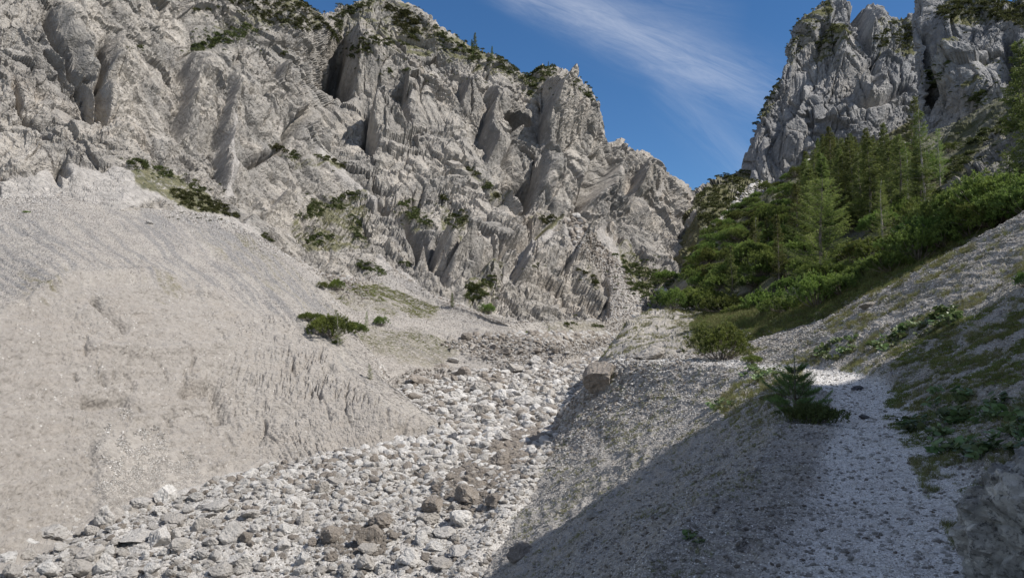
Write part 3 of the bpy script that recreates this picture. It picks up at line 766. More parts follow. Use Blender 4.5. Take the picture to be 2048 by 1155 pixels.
# ---- 7. near ground: gully bank, path, hillside (world control mesh, metres, z relative to the eye)
NEAR = [
 # toe(sunk)        mid               crest             pathL             pathR            s1               s2               s3
 [(-10, -2, -7.9), (-5, -1.2, -4.6), (-1.6, -1.2, -1.9), (-1.1, -1.6, -1.75), (.3, -2.4, -1.7), (3, -4, -.6), (10, -8, 3.5), (26, -14, 12)],
 [(-7.5, 7, -7.0), (-3.6, 4.4, -4.1), (-.5, 2.2, -1.75), (.1, 1.9, -1.62), (1.6, 1.1, -1.55), (4, 0, -.5), (11, -3, 3.8), (26, -9, 12)],
 [(-4.3, 11.5, -6.5), (-1.6, 8, -3.9), (.6, 5.1, -1.55), (1.05, 4.95, -1.42), (2.8, 4.35, -1.36), (5, 3.4, -.3), (12, 1, 4), (26, -4, 12)],
 [(-2.5, 15, -6.1), (-.1, 11.2, -3.6), (2.1, 7.9, -1.36), (2.6, 7.75, -1.25), (4.2, 7.15, -1.2), (6.4, 6.3, 0), (13, 4.5, 4), (26, 1, 12)],
 [(-1.3, 18, -5.8), (1.3, 14.4, -3.35), (3.7, 11.2, -1.15), (4.15, 11, -1.05), (5.6, 10.4, -1.0), (8, 9.6, .3), (14, 8, 3.8), (26, 6, 11)],
 [(-.8, 21, -5.5), (2.5, 18, -3.1), (5.6, 15.6, -.85), (6.05, 15.4, -.76), (7.6, 15, -.72), (9.7, 14.6, .5), (14.5, 13.6, 3.5), (26, 12, 10)],
 [(-.4, 24, -5.2), (3.2, 21.3, -2.85), (6.5, 19.0, -.66), (7.1, 18.9, -.5), (8.9, 19.3, -.46), (10.9, 19.6, .8), (15, 19.2, 3.4), (25, 18, 9)],
 [(0, 26.5, -4.95), (3.6, 24.2, -2.7), (7.0, 22, -.62), (7.7, 22.6, -.42), (9.2, 24.2, -.38), (11.6, 24.8, 1.3), (15.8, 23.0, 4.25), (24, 21, 8.8)],
 [(.4, 29.5, -4.7), (3.5, 27.4, -2.6), (6.6, 25.5, -.65), (7.1, 26.3, -.34), (8.0, 28.0, -.28), (9.5, 29.5, 0), (13, 30, 1.6), (22, 29, 5.5)],
 [(.9, 33, -4.3), (3.1, 31, -2.4), (5.2, 29.5, -.65), (5.7, 30.4, -.26), (6.4, 32, -.2), (7, 33.5, -.1), (9, 36, -.2), (18, 37, 2)],
 [(1.7, 37.5, -3.9), (2.8, 35, -2.3), (3.9, 33.2, -.75), (4.4, 34.2, -.3), (5.0, 35.8, -.15), (5.6, 37.2, -.1), (7.5, 40, -.6), (14, 42, 0)],
 [(2.5, 42, -3.4), (3.2, 39.5, -2.4), (3.9, 37.5, -1.5), (4.4, 38.2, -1.2), (5.2, 39.5, -.9), (6, 41, -.9), (8, 44, -1.4), (14, 47, -1)],
]
def build_near():
    nu = (np.array([110, 170, 30, 95, 110, 200, 110]) / Q ** .5).astype(int)
    nv = (np.array([20, 170, 190, 170, 150, 130, 90, 60, 60, 60, 40]) / Q ** .5).astype(int)
    g = upsample(NEAR, nu, nv); g = blur(g, 7)
    N = grid_normals(blur(g, 6)); N[N[..., 2] < 0] *= -1
    sh = g.shape[:2]; p = g.reshape(-1, 3)
    cu = np.concatenate([[0], np.cumsum(nu)])
    u = np.arange(sh[1])[None, :] * np.ones((sh[0], 1))
    wob = fbm(p / 1.6, 3, 500).reshape(sh)
    nearp = sstep(20, 13, g[..., 1]) * 34
    pathm = sstep(cu[3] - 12, cu[3] + 8, u + wob * 14 - nearp) * sstep(cu[4] + 14, cu[4] - 6, u + wob * 14)
    f1, e1 = facets(p / .30, 501, .8, .8); f2, e2 = facets(p / .11, 502, .8, .8); f0, e0 = facets(p / 1.2, 503, .6, .6)
    d = fbm(p / 2.6, 4, 504).reshape(sh) * .24 * (1 - pathm * .75)
    # steps of small terraces along the contour on both slopes
    ter = ridged(p / np.array([1.8, 1.8, .35]), 3, 505).reshape(sh)
    d += (ter - .5) * .07 * (1 - pathm) + f0.reshape(sh) * .04 * (1 - pathm)
    d += f1.reshape(sh) * .036 * (1 - pathm * .6) + f2.reshape(sh) * .018
    g2 = g + N * d[..., None]
    g2[..., 2] -= pathm * .05
    x2, y2, _ = project(g2)
    n1 = fbm(p / 1.3, 5, 506, .6).reshape(sh)
    up = (u > cu[4] + 8) * 1.0
    ny = fbm(np.stack([(p[:, 0] * .55 + p[:, 1] * .1 + p[:, 2] * .6) / 2.5, (p[:, 1] * .9 - p[:, 0] * .1) / .45, 0 * p[:, 0]], -1), 5, 509, .6).reshape(sh)
    moss = np.clip(up * sstep(-.08, .14, ny * .8 + n1 * .5) * .62 + (1 - up) * (1 - pathm) * sstep(.12, .3, n1) * .5, 0, 1)
    moss = moss * (1 - pathm)
    mound = (sstep(24, 29, p[:, 1]) * .3).reshape(sh)
    earth = np.clip(pathm * .5 * sstep(0, .25, fbm(p / 1.1, 4, 507).reshape(sh) + .02) * .55 + mound + up * sstep(-.1, .25, -ny) * .5 + (1 - pathm) * sstep(.0, .3, fbm(p / 2.5, 4, 508).reshape(sh)) * .5, 0, 1)
    pw_ = np.clip(blur(pathm, 14) * 1.15 + fbm(p / .35, 4, 511, .6).reshape(sh) * .5 * sstep(.05, .4, blur(pathm, 14)), 0, 1) * sstep(.02, .3, blur(pathm, 14))
    wg = g2.reshape(-1, 3) + np.array([0, 0, CAMZ])
    LAYERS['near'] = dict(g=g2, n=grid_normals(g2), path=pathm, u=u, cu=cu, moss=moss)
    f = grid_faces(*sh)
    pm = (pathm.ravel()[f].mean(1) > .5)
    at = dict(pathw=pw_.ravel(), earth=earth.ravel(), grey=0 * moss.ravel(), moss=moss.ravel())
    for nm, sel, mat in (('slope_ground', ~pm, M_NEAR), ('path', pm, M_NEAR)):
        ff = f[sel]; use, inv = np.unique(ff, return_inverse=True)
        me = new_mesh(nm, wg[use], inv.reshape(-1, 4), mat, False, {k: a[use] for k, a in at.items()})
        # outward = up
        me.update()
        link(nm, me, kind='structure')
        if nm == 'slope_ground': LAYERS['near']['o'] = None

# ---- 8. mound and grassy hollow behind the bend
def build_hollow():
    cols = [
     [(1150, 840, 33.5), (1165, 800, 34.5), (1185, 752, 35.5), (1186, 738, 36.5), (1188, 750, 40), (1190, 790, 44)],
     [(1200, 800, 32.5), (1205, 740, 33.5), (1212, 712, 36), (1222, 688, 39), (1224, 700, 43), (1226, 760, 48)],
     [(1250, 760, 30.5), (1252, 715, 31.5), (1256, 680, 36), (1262, 640, 41.5), (1264, 652, 46), (1266, 740, 52)],
     [(1310, 750, 29.5), (1310, 708, 30), (1310, 670, 35.5), (1308, 624, 44), (1308, 634, 50), (1308, 700, 56)],
     [(1370, 760, 28), (1370, 712, 28.5), (1368, 670, 34), (1366, 620, 46), (1366, 616, 60), (1366, 612, 78)],
     [(1430, 770, 26.8), (1430, 716, 27.2), (1430, 670, 33), (1430, 622, 44), (1430, 596, 62), (1430, 580, 80)],
     [(1520, 780, 25.5), (1520, 722, 26), (1525, 680, 30), (1530, 628, 37), (1530, 580, 52), (1530, 550, 70)],
     [(1620, 760, 25.2), (1620, 706, 26.4), (1620, 660, 29), (1630, 600, 33.5), (1640, 550, 44), (1640, 520, 60)],
     [(1720, 700, 25.2), (1720, 640, 26.2), (1730, 600, 28.5), (1740, 556, 32), (1750, 510, 42), (1750, 480, 56)],
     [(1850, 620, 24.8), (1850, 560, 25.6), (1860, 530, 27.4), (1870, 490, 30.5), (1880, 450, 40), (1880, 420, 52)],
     [(2048, 520, 23.8), (2048, 462, 24.4), (2048, 440, 26.2), (2048, 400, 29), (2048, 350, 38), (2048, 300, 46)],
     [(2300, 420, 22), (2300, 350, 23), (2300, 320, 25), (2300, 270, 28), (2300, 200, 36), (2300, 150, 44)],
    ]
    for c, k in zip(cols, [1.12, 1.14, 1.17, 1.18, 1.18, 1.14, 1.08, 1.04, 1.01, 1, 1, 1]):
        for i in range(len(c)): c[i] = (c[i][0], c[i][1], c[i][2] * k)
    px, py, Y = relief(column_table(cols), 2.4 * Q, 6)
    g = pt(px, py, Y); N = grid_normals(blur(g, 5)); sh = px.shape; p = g.reshape(-1, 3)
    f1, _ = facets(p / .5, 601, .8, .8)
    D = fbm(p / 3, 5, 600).reshape(sh) * .55 + f1.reshape(sh) * .09
    g2 = g + N * D[..., None]
    n1 = fbm(p / 1.6, 4, 602).reshape(sh)
    grass = sstep(1350, 1420, px + n1 * 80) * sstep(1400, 1440, px + 40 * n1 + 200)
    moss = np.clip(grass + sstep(.0, .2, n1) * .7, 0, 1)
    make_layer('hollow', g2, None, M_NEAR2, dict(earth=.35 + 0 * px, grey=0 * px, moss=moss), objname='mound_ground')

# ---- 9. wooded slope
def build_wood():
    cols = [
     [(1330, 640, 75), (1335, 610, 88), (1345, 575, 105), (1360, 545, 125), (1362, 560, 140)],
     [(1390, 640, 58), (1392, 590, 74), (1398, 530, 95), (1410, 470, 130), (1412, 480, 145)],
     [(1450, 630, 48), (1455, 570, 60), (1460, 500, 82), (1475, 425, 125), (1478, 440, 145)],
     [(1530, 620, 40), (1535, 550, 50), (1545, 470, 72), (1560, 372, 125), (1562, 390, 145)],
     [(1630, 600, 36), (1635, 520, 46), (1640, 430, 68), (1650, 320, 125), (1652, 340, 145)],
     [(1750, 560, 33), (1752, 480, 42), (1755, 390, 64), (1760, 300, 118), (1762, 320, 140)],
     [(1880, 500, 31), (1880, 440, 38), (1885, 350, 56), (1890, 262, 100), (1890, 280, 120)],
     [(2048, 450, 29), (2048, 390, 35), (2048, 290, 48), (2048, 175, 76), (2048, 190, 95)],
     [(2350, 350, 27), (2350, 280, 32), (2350, 150, 42), (2350, 0, 60), (2350, 20, 75)],
    ]
    px, py, Y = relief(column_table(cols), 3.2 * Q, 6)
    g = pt(px, py, Y); N = grid_normals(blur(g, 5)); sh = px.shape; p = g.reshape(-1, 3)
    D = fbm(p / 8, 5, 700).reshape(sh) * 2.2
    g2 = g + N * D[..., None]
    make_layer('wood', g2, None, M_WOOD, dict(earth=0 * px, grey=0 * px, moss=np.full(sh, .25)), objname='forest_ground')
    # bare rock outcrop
    rows = [
     [(1950, 430, 46), (1880, 430, 39), (1940, 430, 36.5), (2000, 430, 35), (2080, 430, 34), (2250, 430, 33)],
     [(1960, 375, 48), (1900, 378, 40.5), (1945, 380, 38), (2000, 380, 36.5), (2080, 380, 35.5), (2250, 380, 34)],
     [(1990, 335, 50), (1935, 335, 42), (1965, 330, 40), (2010, 325, 38.5), (2080, 320, 37), (2250, 300, 36)],
     [(2010, 295, 52), (1962, 292, 43.5), (1990, 280, 42), (2030, 268, 40.5), (2090, 250, 39), (2250, 220, 38)],
     [(2020, 280, 54), (1985, 268, 46), (2010, 250, 45), (2045, 235, 44), (2100, 215, 43), (2250, 170, 42)],
     [(2030, 300, 58), (2000, 290, 54), (2020, 272, 53), (2055, 260, 52), (2100, 240, 50), (2250, 200, 48)],
    ]
    px, py, Y = relief(np.array(rows, float), 2.2 * Q, 3)
    g = pt(px, py, Y); N = grid_normals(blur(g, 4))
    D = rockify(g, N, Y, .18, 170, np.zeros(px.shape), (1, 1, .5))
    g2 = g + N * D[..., None]; up = grid_normals(g2)[..., 2]
    make_layer('outcrop', g2, None, M_OUTCROP, dict(scree=0 * px, stain=.2 + 0 * px, moss=sstep(.35, .7, up) * .8), objname='hill')
M_NEAR2 = ground_mat('mound_earth', .12, ((.42, .39, .35), (.22, .20, .17)))
M_OUTCROP = rock_mat('outcrop_rock', .22, (.34, .32, .30), (.24, .23, .22), (.11, .11, .11), (.34, .29, .23), .5)

build_bed(); build_wall(); build_tongue(); build_near(); build_hollow(); build_wood(); build_saddle(); build_mountain(); build_towers()
# ---------------------------------------------------------------- placing things on the ground that was built
GB = np.full((660, 1180), np.inf); GP = np.zeros((660, 1180, 3)); GN_ = np.zeros((660, 1180, 3)); GL = np.full((660, 1180), -1)
GX0, GY0 = -150, -80          # buffer covers photo px -150..2210, py -80..1240 at half resolution
NAMES = list(LAYERS)
for li, nm in enumerate(NAMES):
    L = LAYERS[nm]; g = L['g'].reshape(-1, 3); n = L['n'].reshape(-1, 3)
    x, y, d = project(g)
    ix = ((x - GX0) / 2).astype(int); iy = ((y - GY0) / 2).astype(int)
    ok = (ix >= 0) & (ix < 1180) & (iy >= 0) & (iy < 660) & (g[:, 1] > .5)
    ix, iy, d, g, n = ix[ok], iy[ok], d[ok], g[ok], n[ok]
    o = np.argsort(-d); ix, iy, d, g, n = ix[o], iy[o], d[o], g[o], n[o]
    tmp = np.full(GB.shape, np.inf); tp = np.zeros(GP.shape); tn = np.zeros(GP.shape)
    tmp[iy, ix] = d; tp[iy, ix] = g; tn[iy, ix] = n
    m = tmp < GB; GB[m] = tmp[m]; GP[m] = tp[m]; GN_[m] = tn[m]; GL[m] = li
def ground_at(px, py, layer=None):
    """visible ground point (relative to the eye), normal and layer name under a picture position"""
    ix, iy = int((px - GX0) / 2), int((py - GY0) / 2)
    for r in range(0, 16):
        y0, y1, x0, x1 = max(iy - r, 0), min(iy + r + 1, 660), max(ix - r, 0), min(ix + r + 1, 1180)
        m = np.isfinite(GB[y0:y1, x0:x1])
        if layer is not None: m &= np.isin(GL[y0:y1, x0:x1], [NAMES.index(k) for k in layer])
        if m.any():
            j = np.argwhere(m); q = np.argmin(((j - np.array([iy - y0, ix - x0])) ** 2).sum(1)); a, c = j[q]
            return GP[y0 + a, x0 + c], GN_[y0 + a, x0 + c], NAMES[GL[y0 + a, x0 + c]]
    return None
def layer_samples(name, n, poly=None, weight=None, seed=0, visible=True):
    """n random points spread evenly over a layer's true area"""
    L = LAYERS[name]; g, nn = L['g'], L['n']; r = np.random.default_rng(seed)
    a = np.linalg.norm(np.cross(g[1:, :-1] - g[:-1, :-1], g[:-1, 1:] - g[:-1, :-1]), axis=-1)
    x, y, d = project(g[:-1, :-1])
    m = (g[:-1, :-1, 1] > 1.0)
    if visible: m &= (x > -80) & (x < 2130) & (y > -40) & (y < 1200)
    if poly is not None: m &= np.any([inpoly(x, y, p) for p in poly], axis=0)
    if visible:
        ix = np.clip((x - GX0) / 2, 0, 1179).astype(int); iy = np.clip((y - GY0) / 2, 0, 659).astype(int)
        m &= d < GB[iy, ix] * 1.04 + .3
    w = a * m
    if weight is not None: w = w * weight(g[:-1, :-1], x, y, d, nn[:-1, :-1])
    w = w.ravel(); s = w.sum()
    if s <= 0: return np.zeros((0, 3)), np.zeros((0, 3))
    k = np.searchsorted(np.cumsum(w) / s, r.random(n)); k = np.clip(k, 0, len(w) - 1)
    i, j = np.divmod(k, a.shape[1])
    u, v = r.random((2, n, 1))
    return g[i, j] + (g[i, j + 1] - g[i, j]) * u + (g[i + 1, j] - g[i, j]) * v, nn[i, j]
def W3(p): return (float(p[0]), float(p[1]), float(p[2]) + CAMZ)

# ---------------------------------------------------------------- stones
def ico(sub):
    import bmesh
    bm = bmesh.new(); bmesh.ops.create_icosphere(bm, subdivisions=sub, radius=1.0)
    v = np.array([q.co[:] for q in bm.verts]); f = np.array([[a.index for a in q.verts] for q in bm.faces]); bm.free()
    return v, f
ICO = {k: ico(k) for k in (1, 2, 3, 4, 5)}
def rock_mesh(name, sub, seed, mat, scale=(1, .8, .62), cuts=9, rough=.10, round_=.0, smooth=False):
    """angular boulder: a ball cut by random planes, then weathered"""
    v, f = ICO[sub]; r = np.random.default_rng(seed); v = v.copy()
    for k in range(cuts):
        n = r.normal(size=3); n /= np.linalg.norm(n); h = r.uniform(.52, .9)
        d = v @ n - h; m = d > 0; v[m] -= n * d[m][:, None] * (1 - round_)
    nn = v / np.linalg.norm(v, axis=1, keepdims=True)
    fa, e = facets(v * 2.3 + seed, seed, .9, .7)
    d = fbm(v * 1.3 + seed, 3, seed) * .16 + fa * rough * .8 + fbm(v * 4 + seed, 3, seed + 5) * rough * .7
    if sub >= 4:
        fb, e2 = facets(v * 6.5 + seed, seed + 3, .9, .7); d += fb * rough * .35 + fbm(v * 14, 3, seed + 9) * rough * .25
        d -= np.clip(.09 - e, 0, 1) * .7
    v = v + nn * d[:, None]
    v = v * np.array(scale)
    v[:, 2] -= v[:, 2].min() * .62                     # a third of it is bedded in
    return new_mesh(name, v, f, mat, smooth)
# ---------------------------------------------------------------- instancing of uncountable stuff
def gn_scatter(name, pts, rot, scl, idx, protos, kind='stuff', sub=None):
    coll = bpy.data.collections.new(name + '_kinds')
    for i, me in enumerate(protos):
        coll.objects.link(bpy.data.objects.new('%s_%02d' % (name, i), me))
    me = bpy.data.meshes.new(name); me.vertices.add(len(pts)); w = np.array(pts, np.float32) + np.array([0, 0, CAMZ], np.float32)
    me.vertices.foreach_set('co', w.ravel())
    for an, av in (('rot', rot), ('scl', scl)):
        a = me.attributes.new(an, 'FLOAT_VECTOR', 'POINT'); a.data.foreach_set('vector', np.asarray(av, np.float32).ravel())
    a = me.attributes.new('idx', 'INT', 'POINT'); a.data.foreach_set('value', np.asarray(idx, np.int32))
    o = link(name, me, kind=kind)
    ng = bpy.data.node_groups.new(name + '_scatter', 'GeometryNodeTree')
    ng.interface.new_socket('Geometry', in_out='INPUT', socket_type='NodeSocketGeometry')
    ng.interface.new_socket('Geometry', in_out='OUTPUT', socket_type='NodeSocketGeometry')
    gi, go = ng.nodes.new('NodeGroupInput'), ng.nodes.new('NodeGroupOutput')
    iop = ng.nodes.new('GeometryNodeInstanceOnPoints'); ci = ng.nodes.new('GeometryNodeCollectionInfo')
    ci.inputs['Collection'].default_value = coll; ci.inputs['Separate Children'].default_value = True; ci.inputs['Reset Children'].default_value = True
    def at(nm, t):
        q = ng.nodes.new('GeometryNodeInputNamedAttribute'); q.data_type = t; q.inputs['Name'].default_value = nm; return q.outputs['Attribute']
    L = ng.links.new
    L(gi.outputs[0], iop.inputs['Points']); L(ci.outputs[0], iop.inputs['Instance']); iop.inputs['Pick Instance'].default_value = True
    L(at('idx', 'INT'), iop.inputs['Instance Index']); L(at('rot', 'FLOAT_VECTOR'), iop.inputs['Rotation']); L(at('scl', 'FLOAT_VECTOR'), iop.inputs['Scale'])
    L(iop.outputs[0], go.inputs[0])
    md = o.modifiers.new('scatter', 'NODES'); md.node_group = ng
    return o
def tag(o, label, cat, group=None):
    o['label'] = label; o['category'] = cat
    if group: o['group'] = group
    return o
# ---------------------------------------------------------------- boulders (individuals) and rubble (stuff)
PALE = [rock_mesh('boulder_%d' % i, 4, 100 + i, M_STONE, (1, r_, h_), 10, .10) for i, (r_, h_) in enumerate([(.8, .8), (.75, .7), (.9, .9), (.7, .75), (.85, .55), (.75, .95), (.62, .6), (.95, .8)])]
GREY = [rock_mesh('boulder_g%d' % i, 4, 200 + i, M_STONEG, (1, r_, h_), 9, .11) for i, (r_, h_) in enumerate([(.8, .66), (.7, .55), (.85, .8), (.9, .5)])]
BROWN = [rock_mesh('boulder_b%d' % i, 4, 300 + i, M_STONEB, (1, r_, h_), 8, .12) for i, (r_, h_) in enumerate([(.8, .7), (.75, .6), (.9, .85), (.85, .5)])]
DARK = [rock_mesh('boulder_d%d' % i, 4, 400 + i, M_STONED, (1, r_, h_), 9, .10) for i, (r_, h_) in enumerate([(.85, .7), (.8, .8)])]
taken = []
def boulder(px, py, wpx, label, kind='pale', tall=1.0, rz=None, group=None, lay=None, name='boulder', variant=None, tilt=.18, mesh=None, sink=0):
    """one boulder whose foot is at (px,py) and which is wpx wide in the photo"""
    gr = ground_at(px, py, lay)
    if gr is None: return None
    p = np.array(gr[0]); d = p[1] * CP + p[2] * SP
    r = wpx / F * d / 2 * 1.04
    lst = dict(pale=PALE, grey=GREY, brown=BROWN, dark=DARK)[kind]
    me = mesh or lst[(variant if variant is not None else rng.integers(len(lst))) % len(lst)]
    o = bpy.data.objects.new(name, me); COL.objects.link(o)
    p[2] -= r * (.04 + sink)
    o.location = W3(p); s = rng.uniform(.9, 1.12, 3)
    o.scale = (r * s[0], r * s[1], r * s[2] * tall)
    o.rotation_euler = (rng.normal() * tilt, rng.normal() * tilt, rng.uniform(0, 6.28) if rz is None else rz)
    taken.append((px, py - wpx * .25, wpx * .5))
    return tag(o, label, 'boulder', group)
BED = ['bed']
# distinctive ones
NAMED = [
 (1050, 812, 38, 'grey', 1.5, 'rounded upright grey brown boulder, tallest in the stream bed below the path bend'),
 (1201, 776, 74, 'brown', 1.2, 'big brown boulder jutting from the bank edge at the bend of the path'),
 (1300, 716, 66, 'grey', .9, 'domed grey boulder beside the path where it leaves the bend'),
 (965, 826, 44, 'grey', 1.1, 'broad grey boulder in the stream bed, left of the tallest upright one'),
 (910, 884, 26, 'dark', 1.1, 'nearly black boulder lying alone among pale stones in the stream bed'),
 (328, 1004, 46, 'pale', 1.5, 'pale pointed block at the foot of the fan of rubble'),
 (728, 1092, 54, 'brown', 1.25, 'dark rust brown boulder on top of a pair in the middle of the stream bed'),
 (735, 1104, 42, 'grey', 1.0, 'grey boulder right under the rust brown one in the stream bed'),
 (668, 1080, 48, 'brown', .9, 'flat brown boulder left of the rust brown one in the stream bed'),
 (868, 1020, 58, 'brown', .95, 'split brown boulder with a pale front at the edge of the dark rocks'),
 (930, 1000, 60, 'brown', 1.1, 'wide brown boulder topping the dark heap below the gravel bank'),
 (1000, 932, 50, 'brown', 1.1, 'tawny boulder highest in the dark heap below the gravel bank'),
 (1040, 870, 24, 'brown', .9, 'small reddish brown boulder at the upper tip of the dark heap'),
 (1060, 852, 34, 'pale', .9, 'pale wedge of rock against the foot of the bank'),
 (184, 1118, 56, 'pale', 1.2, 'tall pale block near the bottom corner of the stream bed'),
 (95, 1150, 50, 'pale', 1.1, 'large rounded pale stone at the bottom corner of the stream bed'),
 (155, 1148, 56, 'grey', .9, 'tan stone beside the large rounded pale one'),
 (215, 1140, 46, 'pale', 1.2, 'striped grey and white block right of the tall pale block'),
 (262, 1152, 54, 'grey', 1.0, 'rounded grey stone at the lower edge of the picture'),
 (305, 1146, 42, 'pale', 1.0, 'light tan rounded stone at the lower edge of the picture'),
 (400, 1062, 50, 'pale', 1.2, 'split pale block with a dark crack under it in the stream bed'),
 (450, 975, 48, 'pale', .9, 'long pale slab at the foot of the wall'),
 (500, 1035, 50, 'grey', .9, 'white and grey block with a sharp shaded end in the stream bed'),
 (670, 968, 44, 'grey', .8, 'low slab with a dark hollow under its end'),
 (780, 930, 28, 'pale', 1.0, 'lone grey stone on the gravel below the wall'),
 (1040, 1112, 60, 'brown', .8, 'dark jutting rock half buried in the shaded bank'),
 (1300, 796, 22, 'grey', 1.3, 'small dark rock standing out of the sunlit bank'),
 (1185, 1034, 30, 'grey', .9, 'grey rock stuck in the shaded part of the bank'),
 (1003, 1046, 24, 'grey', 1.2, 'small shaded stone at the foot of the bank'),
 (933, 678, 32, 'brown', .9, 'brown rock at the lip of the far scree fan'),
 (632, 666, 20, 'grey', 1.0, 'grey rock on the crest of the scree below the green bush'),
 (840, 768, 56, 'brown', .7, 'broad brown rock heading the brown rubble at the scree foot'),
 (905, 722, 26, 'grey', .8, 'small square grey rock above the brown rubble'),
 (880, 745, 40, 'brown', .9, 'brown rock in the middle of the brown rubble'),
 (1030, 745, 44, 'grey', .9, 'grey slanting slab at the right end of the brown rubble'),
 (1070, 728, 30, 'grey', .9, 'grey block below the brown ledge where the stream bed narrows'),
 (298, 447, 14, 'grey', .8, 'lone rock on the high scree slope'),
 (1316, 598, 60, 'grey', 1.0, 'big grey rock standing in the green bushes at the cliff foot'),
 (1735, 615, 40, 'grey', .8, 'grey rock on the rim of the sunlit slope below the bushes'),
 (1730, 836, 28, 'dark', .5, 'dark flat stone embedded in the footpath'),
 (1715, 778, 26, 'dark', .5, 'low dark stone on the footpath below the shadow edge'),
 (1620, 1150, 26, 'pale', .4, 'flat pale stone on the footpath'),
 (1365, 700, 22, 'grey', .8, 'small grey rock on the grassy rim of the footpath'),
]
for (x, y, wd, k, t, lab) in NAMED:
    o = boulder(x, y, wd, lab, k, t)
# the lichen covered boulder in the lower right corner: a mesh of its own
M_LICHEN = NB('lichen_rock')
_b = M_LICHEN; _p = _b.pos()
_c = _b.mix(_b.ramp(_b.noise(_p, 3.2, 8, .68, .6), [(.40, 0), (.6, 1)]), (.24, .235, .22), (.60, .58, .55))
_c = _b.mix(_b.ramp(_b.noise(_p, 4.5, 5, .7, .3), [(.57, 0), (.61, 1)]), _c, (.72, .69, .65))
_c = _b.mix(_b.ramp(_b.noise(_p, 2.6, 6, .7, .5), [(.66, 0), (.70, .8)]), _c, (.62, .50, .44))
_c = _b.mix(_b.ramp(_b.noise(_p, 26, 5, .75), [(.35, .8), (.48, 0)]), _c, (.03, .03, .03))
M_LICHEN = _b.finish(_c, .9, _b.bump(_b.noise(_p, 7, 10, .72, .3), .09, 1.0), .25)
v, f = ICO[5]; v = v.copy(); r_ = np.random.default_rng(12)
import bmesh
def subdiv(v, f):
    e = np.sort(np.concatenate([f[:, [0, 1]], f[:, [1, 2]], f[:, [2, 0]]]), 1); u, inv = np.unique(e, axis=0, return_inverse=True); inv = inv.reshape(3, -1)
    m = (v[u[:, 0]] + v[u[:, 1]]) / 2; m /= np.linalg.norm(m, axis=1, keepdims=True); n = len(v)
    a, b_, c = inv[0] + n, inv[1] + n, inv[2] + n
    return np.concatenate([v, m]), np.concatenate([np.stack([f[:, 0], a, c], 1), np.stack([f[:, 1], b_, a], 1), np.stack([f[:, 2], c, b_], 1), np.stack([a, b_, c], 1)])
v, f = subdiv(v, f)
for k in range(8):
    n = r_.normal(size=3); n[2] *= .6; n /= np.linalg.norm(n); h = r_.uniform(.62, .9); d = v @ n - h; m = d > 0; v[m] -= n * d[m][:, None] * .85
nn = v / np.linalg.norm(v, axis=1, keepdims=True)
fa, e = facets(v * 2.2 + 3, 3, 1, .7); fb, e2 = facets(v * 5.5, 5, 1, .7); fc, e3 = facets(v * 13, 6, 1, .7)
dd = fa * .10 + fb * .05 + fc * .022 + fbm(v * 2, 4, 3) * .18 + fbm(v * 12, 4, 8) * .035 - np.clip(.09 - e2, 0, 1) * .45 * (perlin(v * 2, 4) > 0)
v = (v + nn * dd[:, None]) * np.array([.92, .72, .62])
me = new_mesh('lichen_boulder', v, f, M_LICHEN, False)
q = pt(2075, 1150, 4.3); o = bpy.data.objects.new('boulder', me); COL.objects.link(o); o.location = (3.28, 4.2, CAMZ - 1.06); o.rotation_euler = (.1, .05, .5); o.scale = (.92, 1.0, 1.08)
tag(o, 'large dark boulder with pale and pink lichen patches beside the footpath, bottom right corner', 'boulder')
# many more boulders of the stream bed, in zones; each zone's members are alike
ZONES = [
 # poly, n, wmin, wmax, kinds, label, layer
 ([(0, 1150), (60, 1060), (200, 1040), (420, 980), (480, 1000), (480, 1154), (0, 1154)], 62, 18, 58, ['pale', 'pale', 'grey', 'grey'], 'pale limestone block in the stony lower stream bed below the earth wall', BED),
 ([(420, 985), (560, 950), (720, 915), (900, 900), (880, 960), (760, 1000), (620, 1040), (480, 1040)], 42, 12, 28, ['pale', 'pale', 'grey'], 'whitish stone on the gravel strip under the foot of the earth wall', BED),
 ([(480, 1040), (620, 1040), (780, 990), (900, 960), (960, 1000), (930, 1100), (900, 1154), (480, 1154)], 58, 14, 50, ['pale', 'pale', 'grey', 'brown'], 'weathered stone in the middle of the stream bed, pale or brownish', BED),
 ([(930, 1030), (860, 1010), (900, 960), (960, 930), (990, 890), (1070, 860), (1060, 900), (1030, 960), (985, 1020)], 62, 14, 46, ['brown', 'brown', 'grey', 'brown', 'grey'], 'weathered brownish rock in the heap along the foot of the gravel bank', BED),
 ([(850, 890), (860, 850), (900, 800), (1000, 790), (1090, 800), (1090, 850), (1040, 870), (960, 890)], 44, 11, 30, ['pale', 'grey', 'grey'], 'pale stone in the upper stream bed near the tallest upright boulder', BED),
 ([(800, 778), (850, 745), (930, 735), (1010, 760), (1010, 800), (900, 805)], 30, 12, 32, ['brown', 'grey', 'brown'], 'brown or grey rock in the brown rubble at the foot of the far scree', None),
 ([(1000, 760), (1050, 735), (1150, 730), (1165, 760), (1110, 810), (1020, 800)], 34, 10, 26, ['grey', 'grey', 'pale'], 'light grey block where the stream bed narrows below the path bend', None),
 ([(950, 690), (1000, 680), (1130, 675), (1200, 670), (1200, 690), (1120, 715), (1020, 730)], 20, 8, 18, ['brown', 'grey'], 'small brown grey rock on the dark ledge above the narrow stream bed', None),
]
NIND = 0
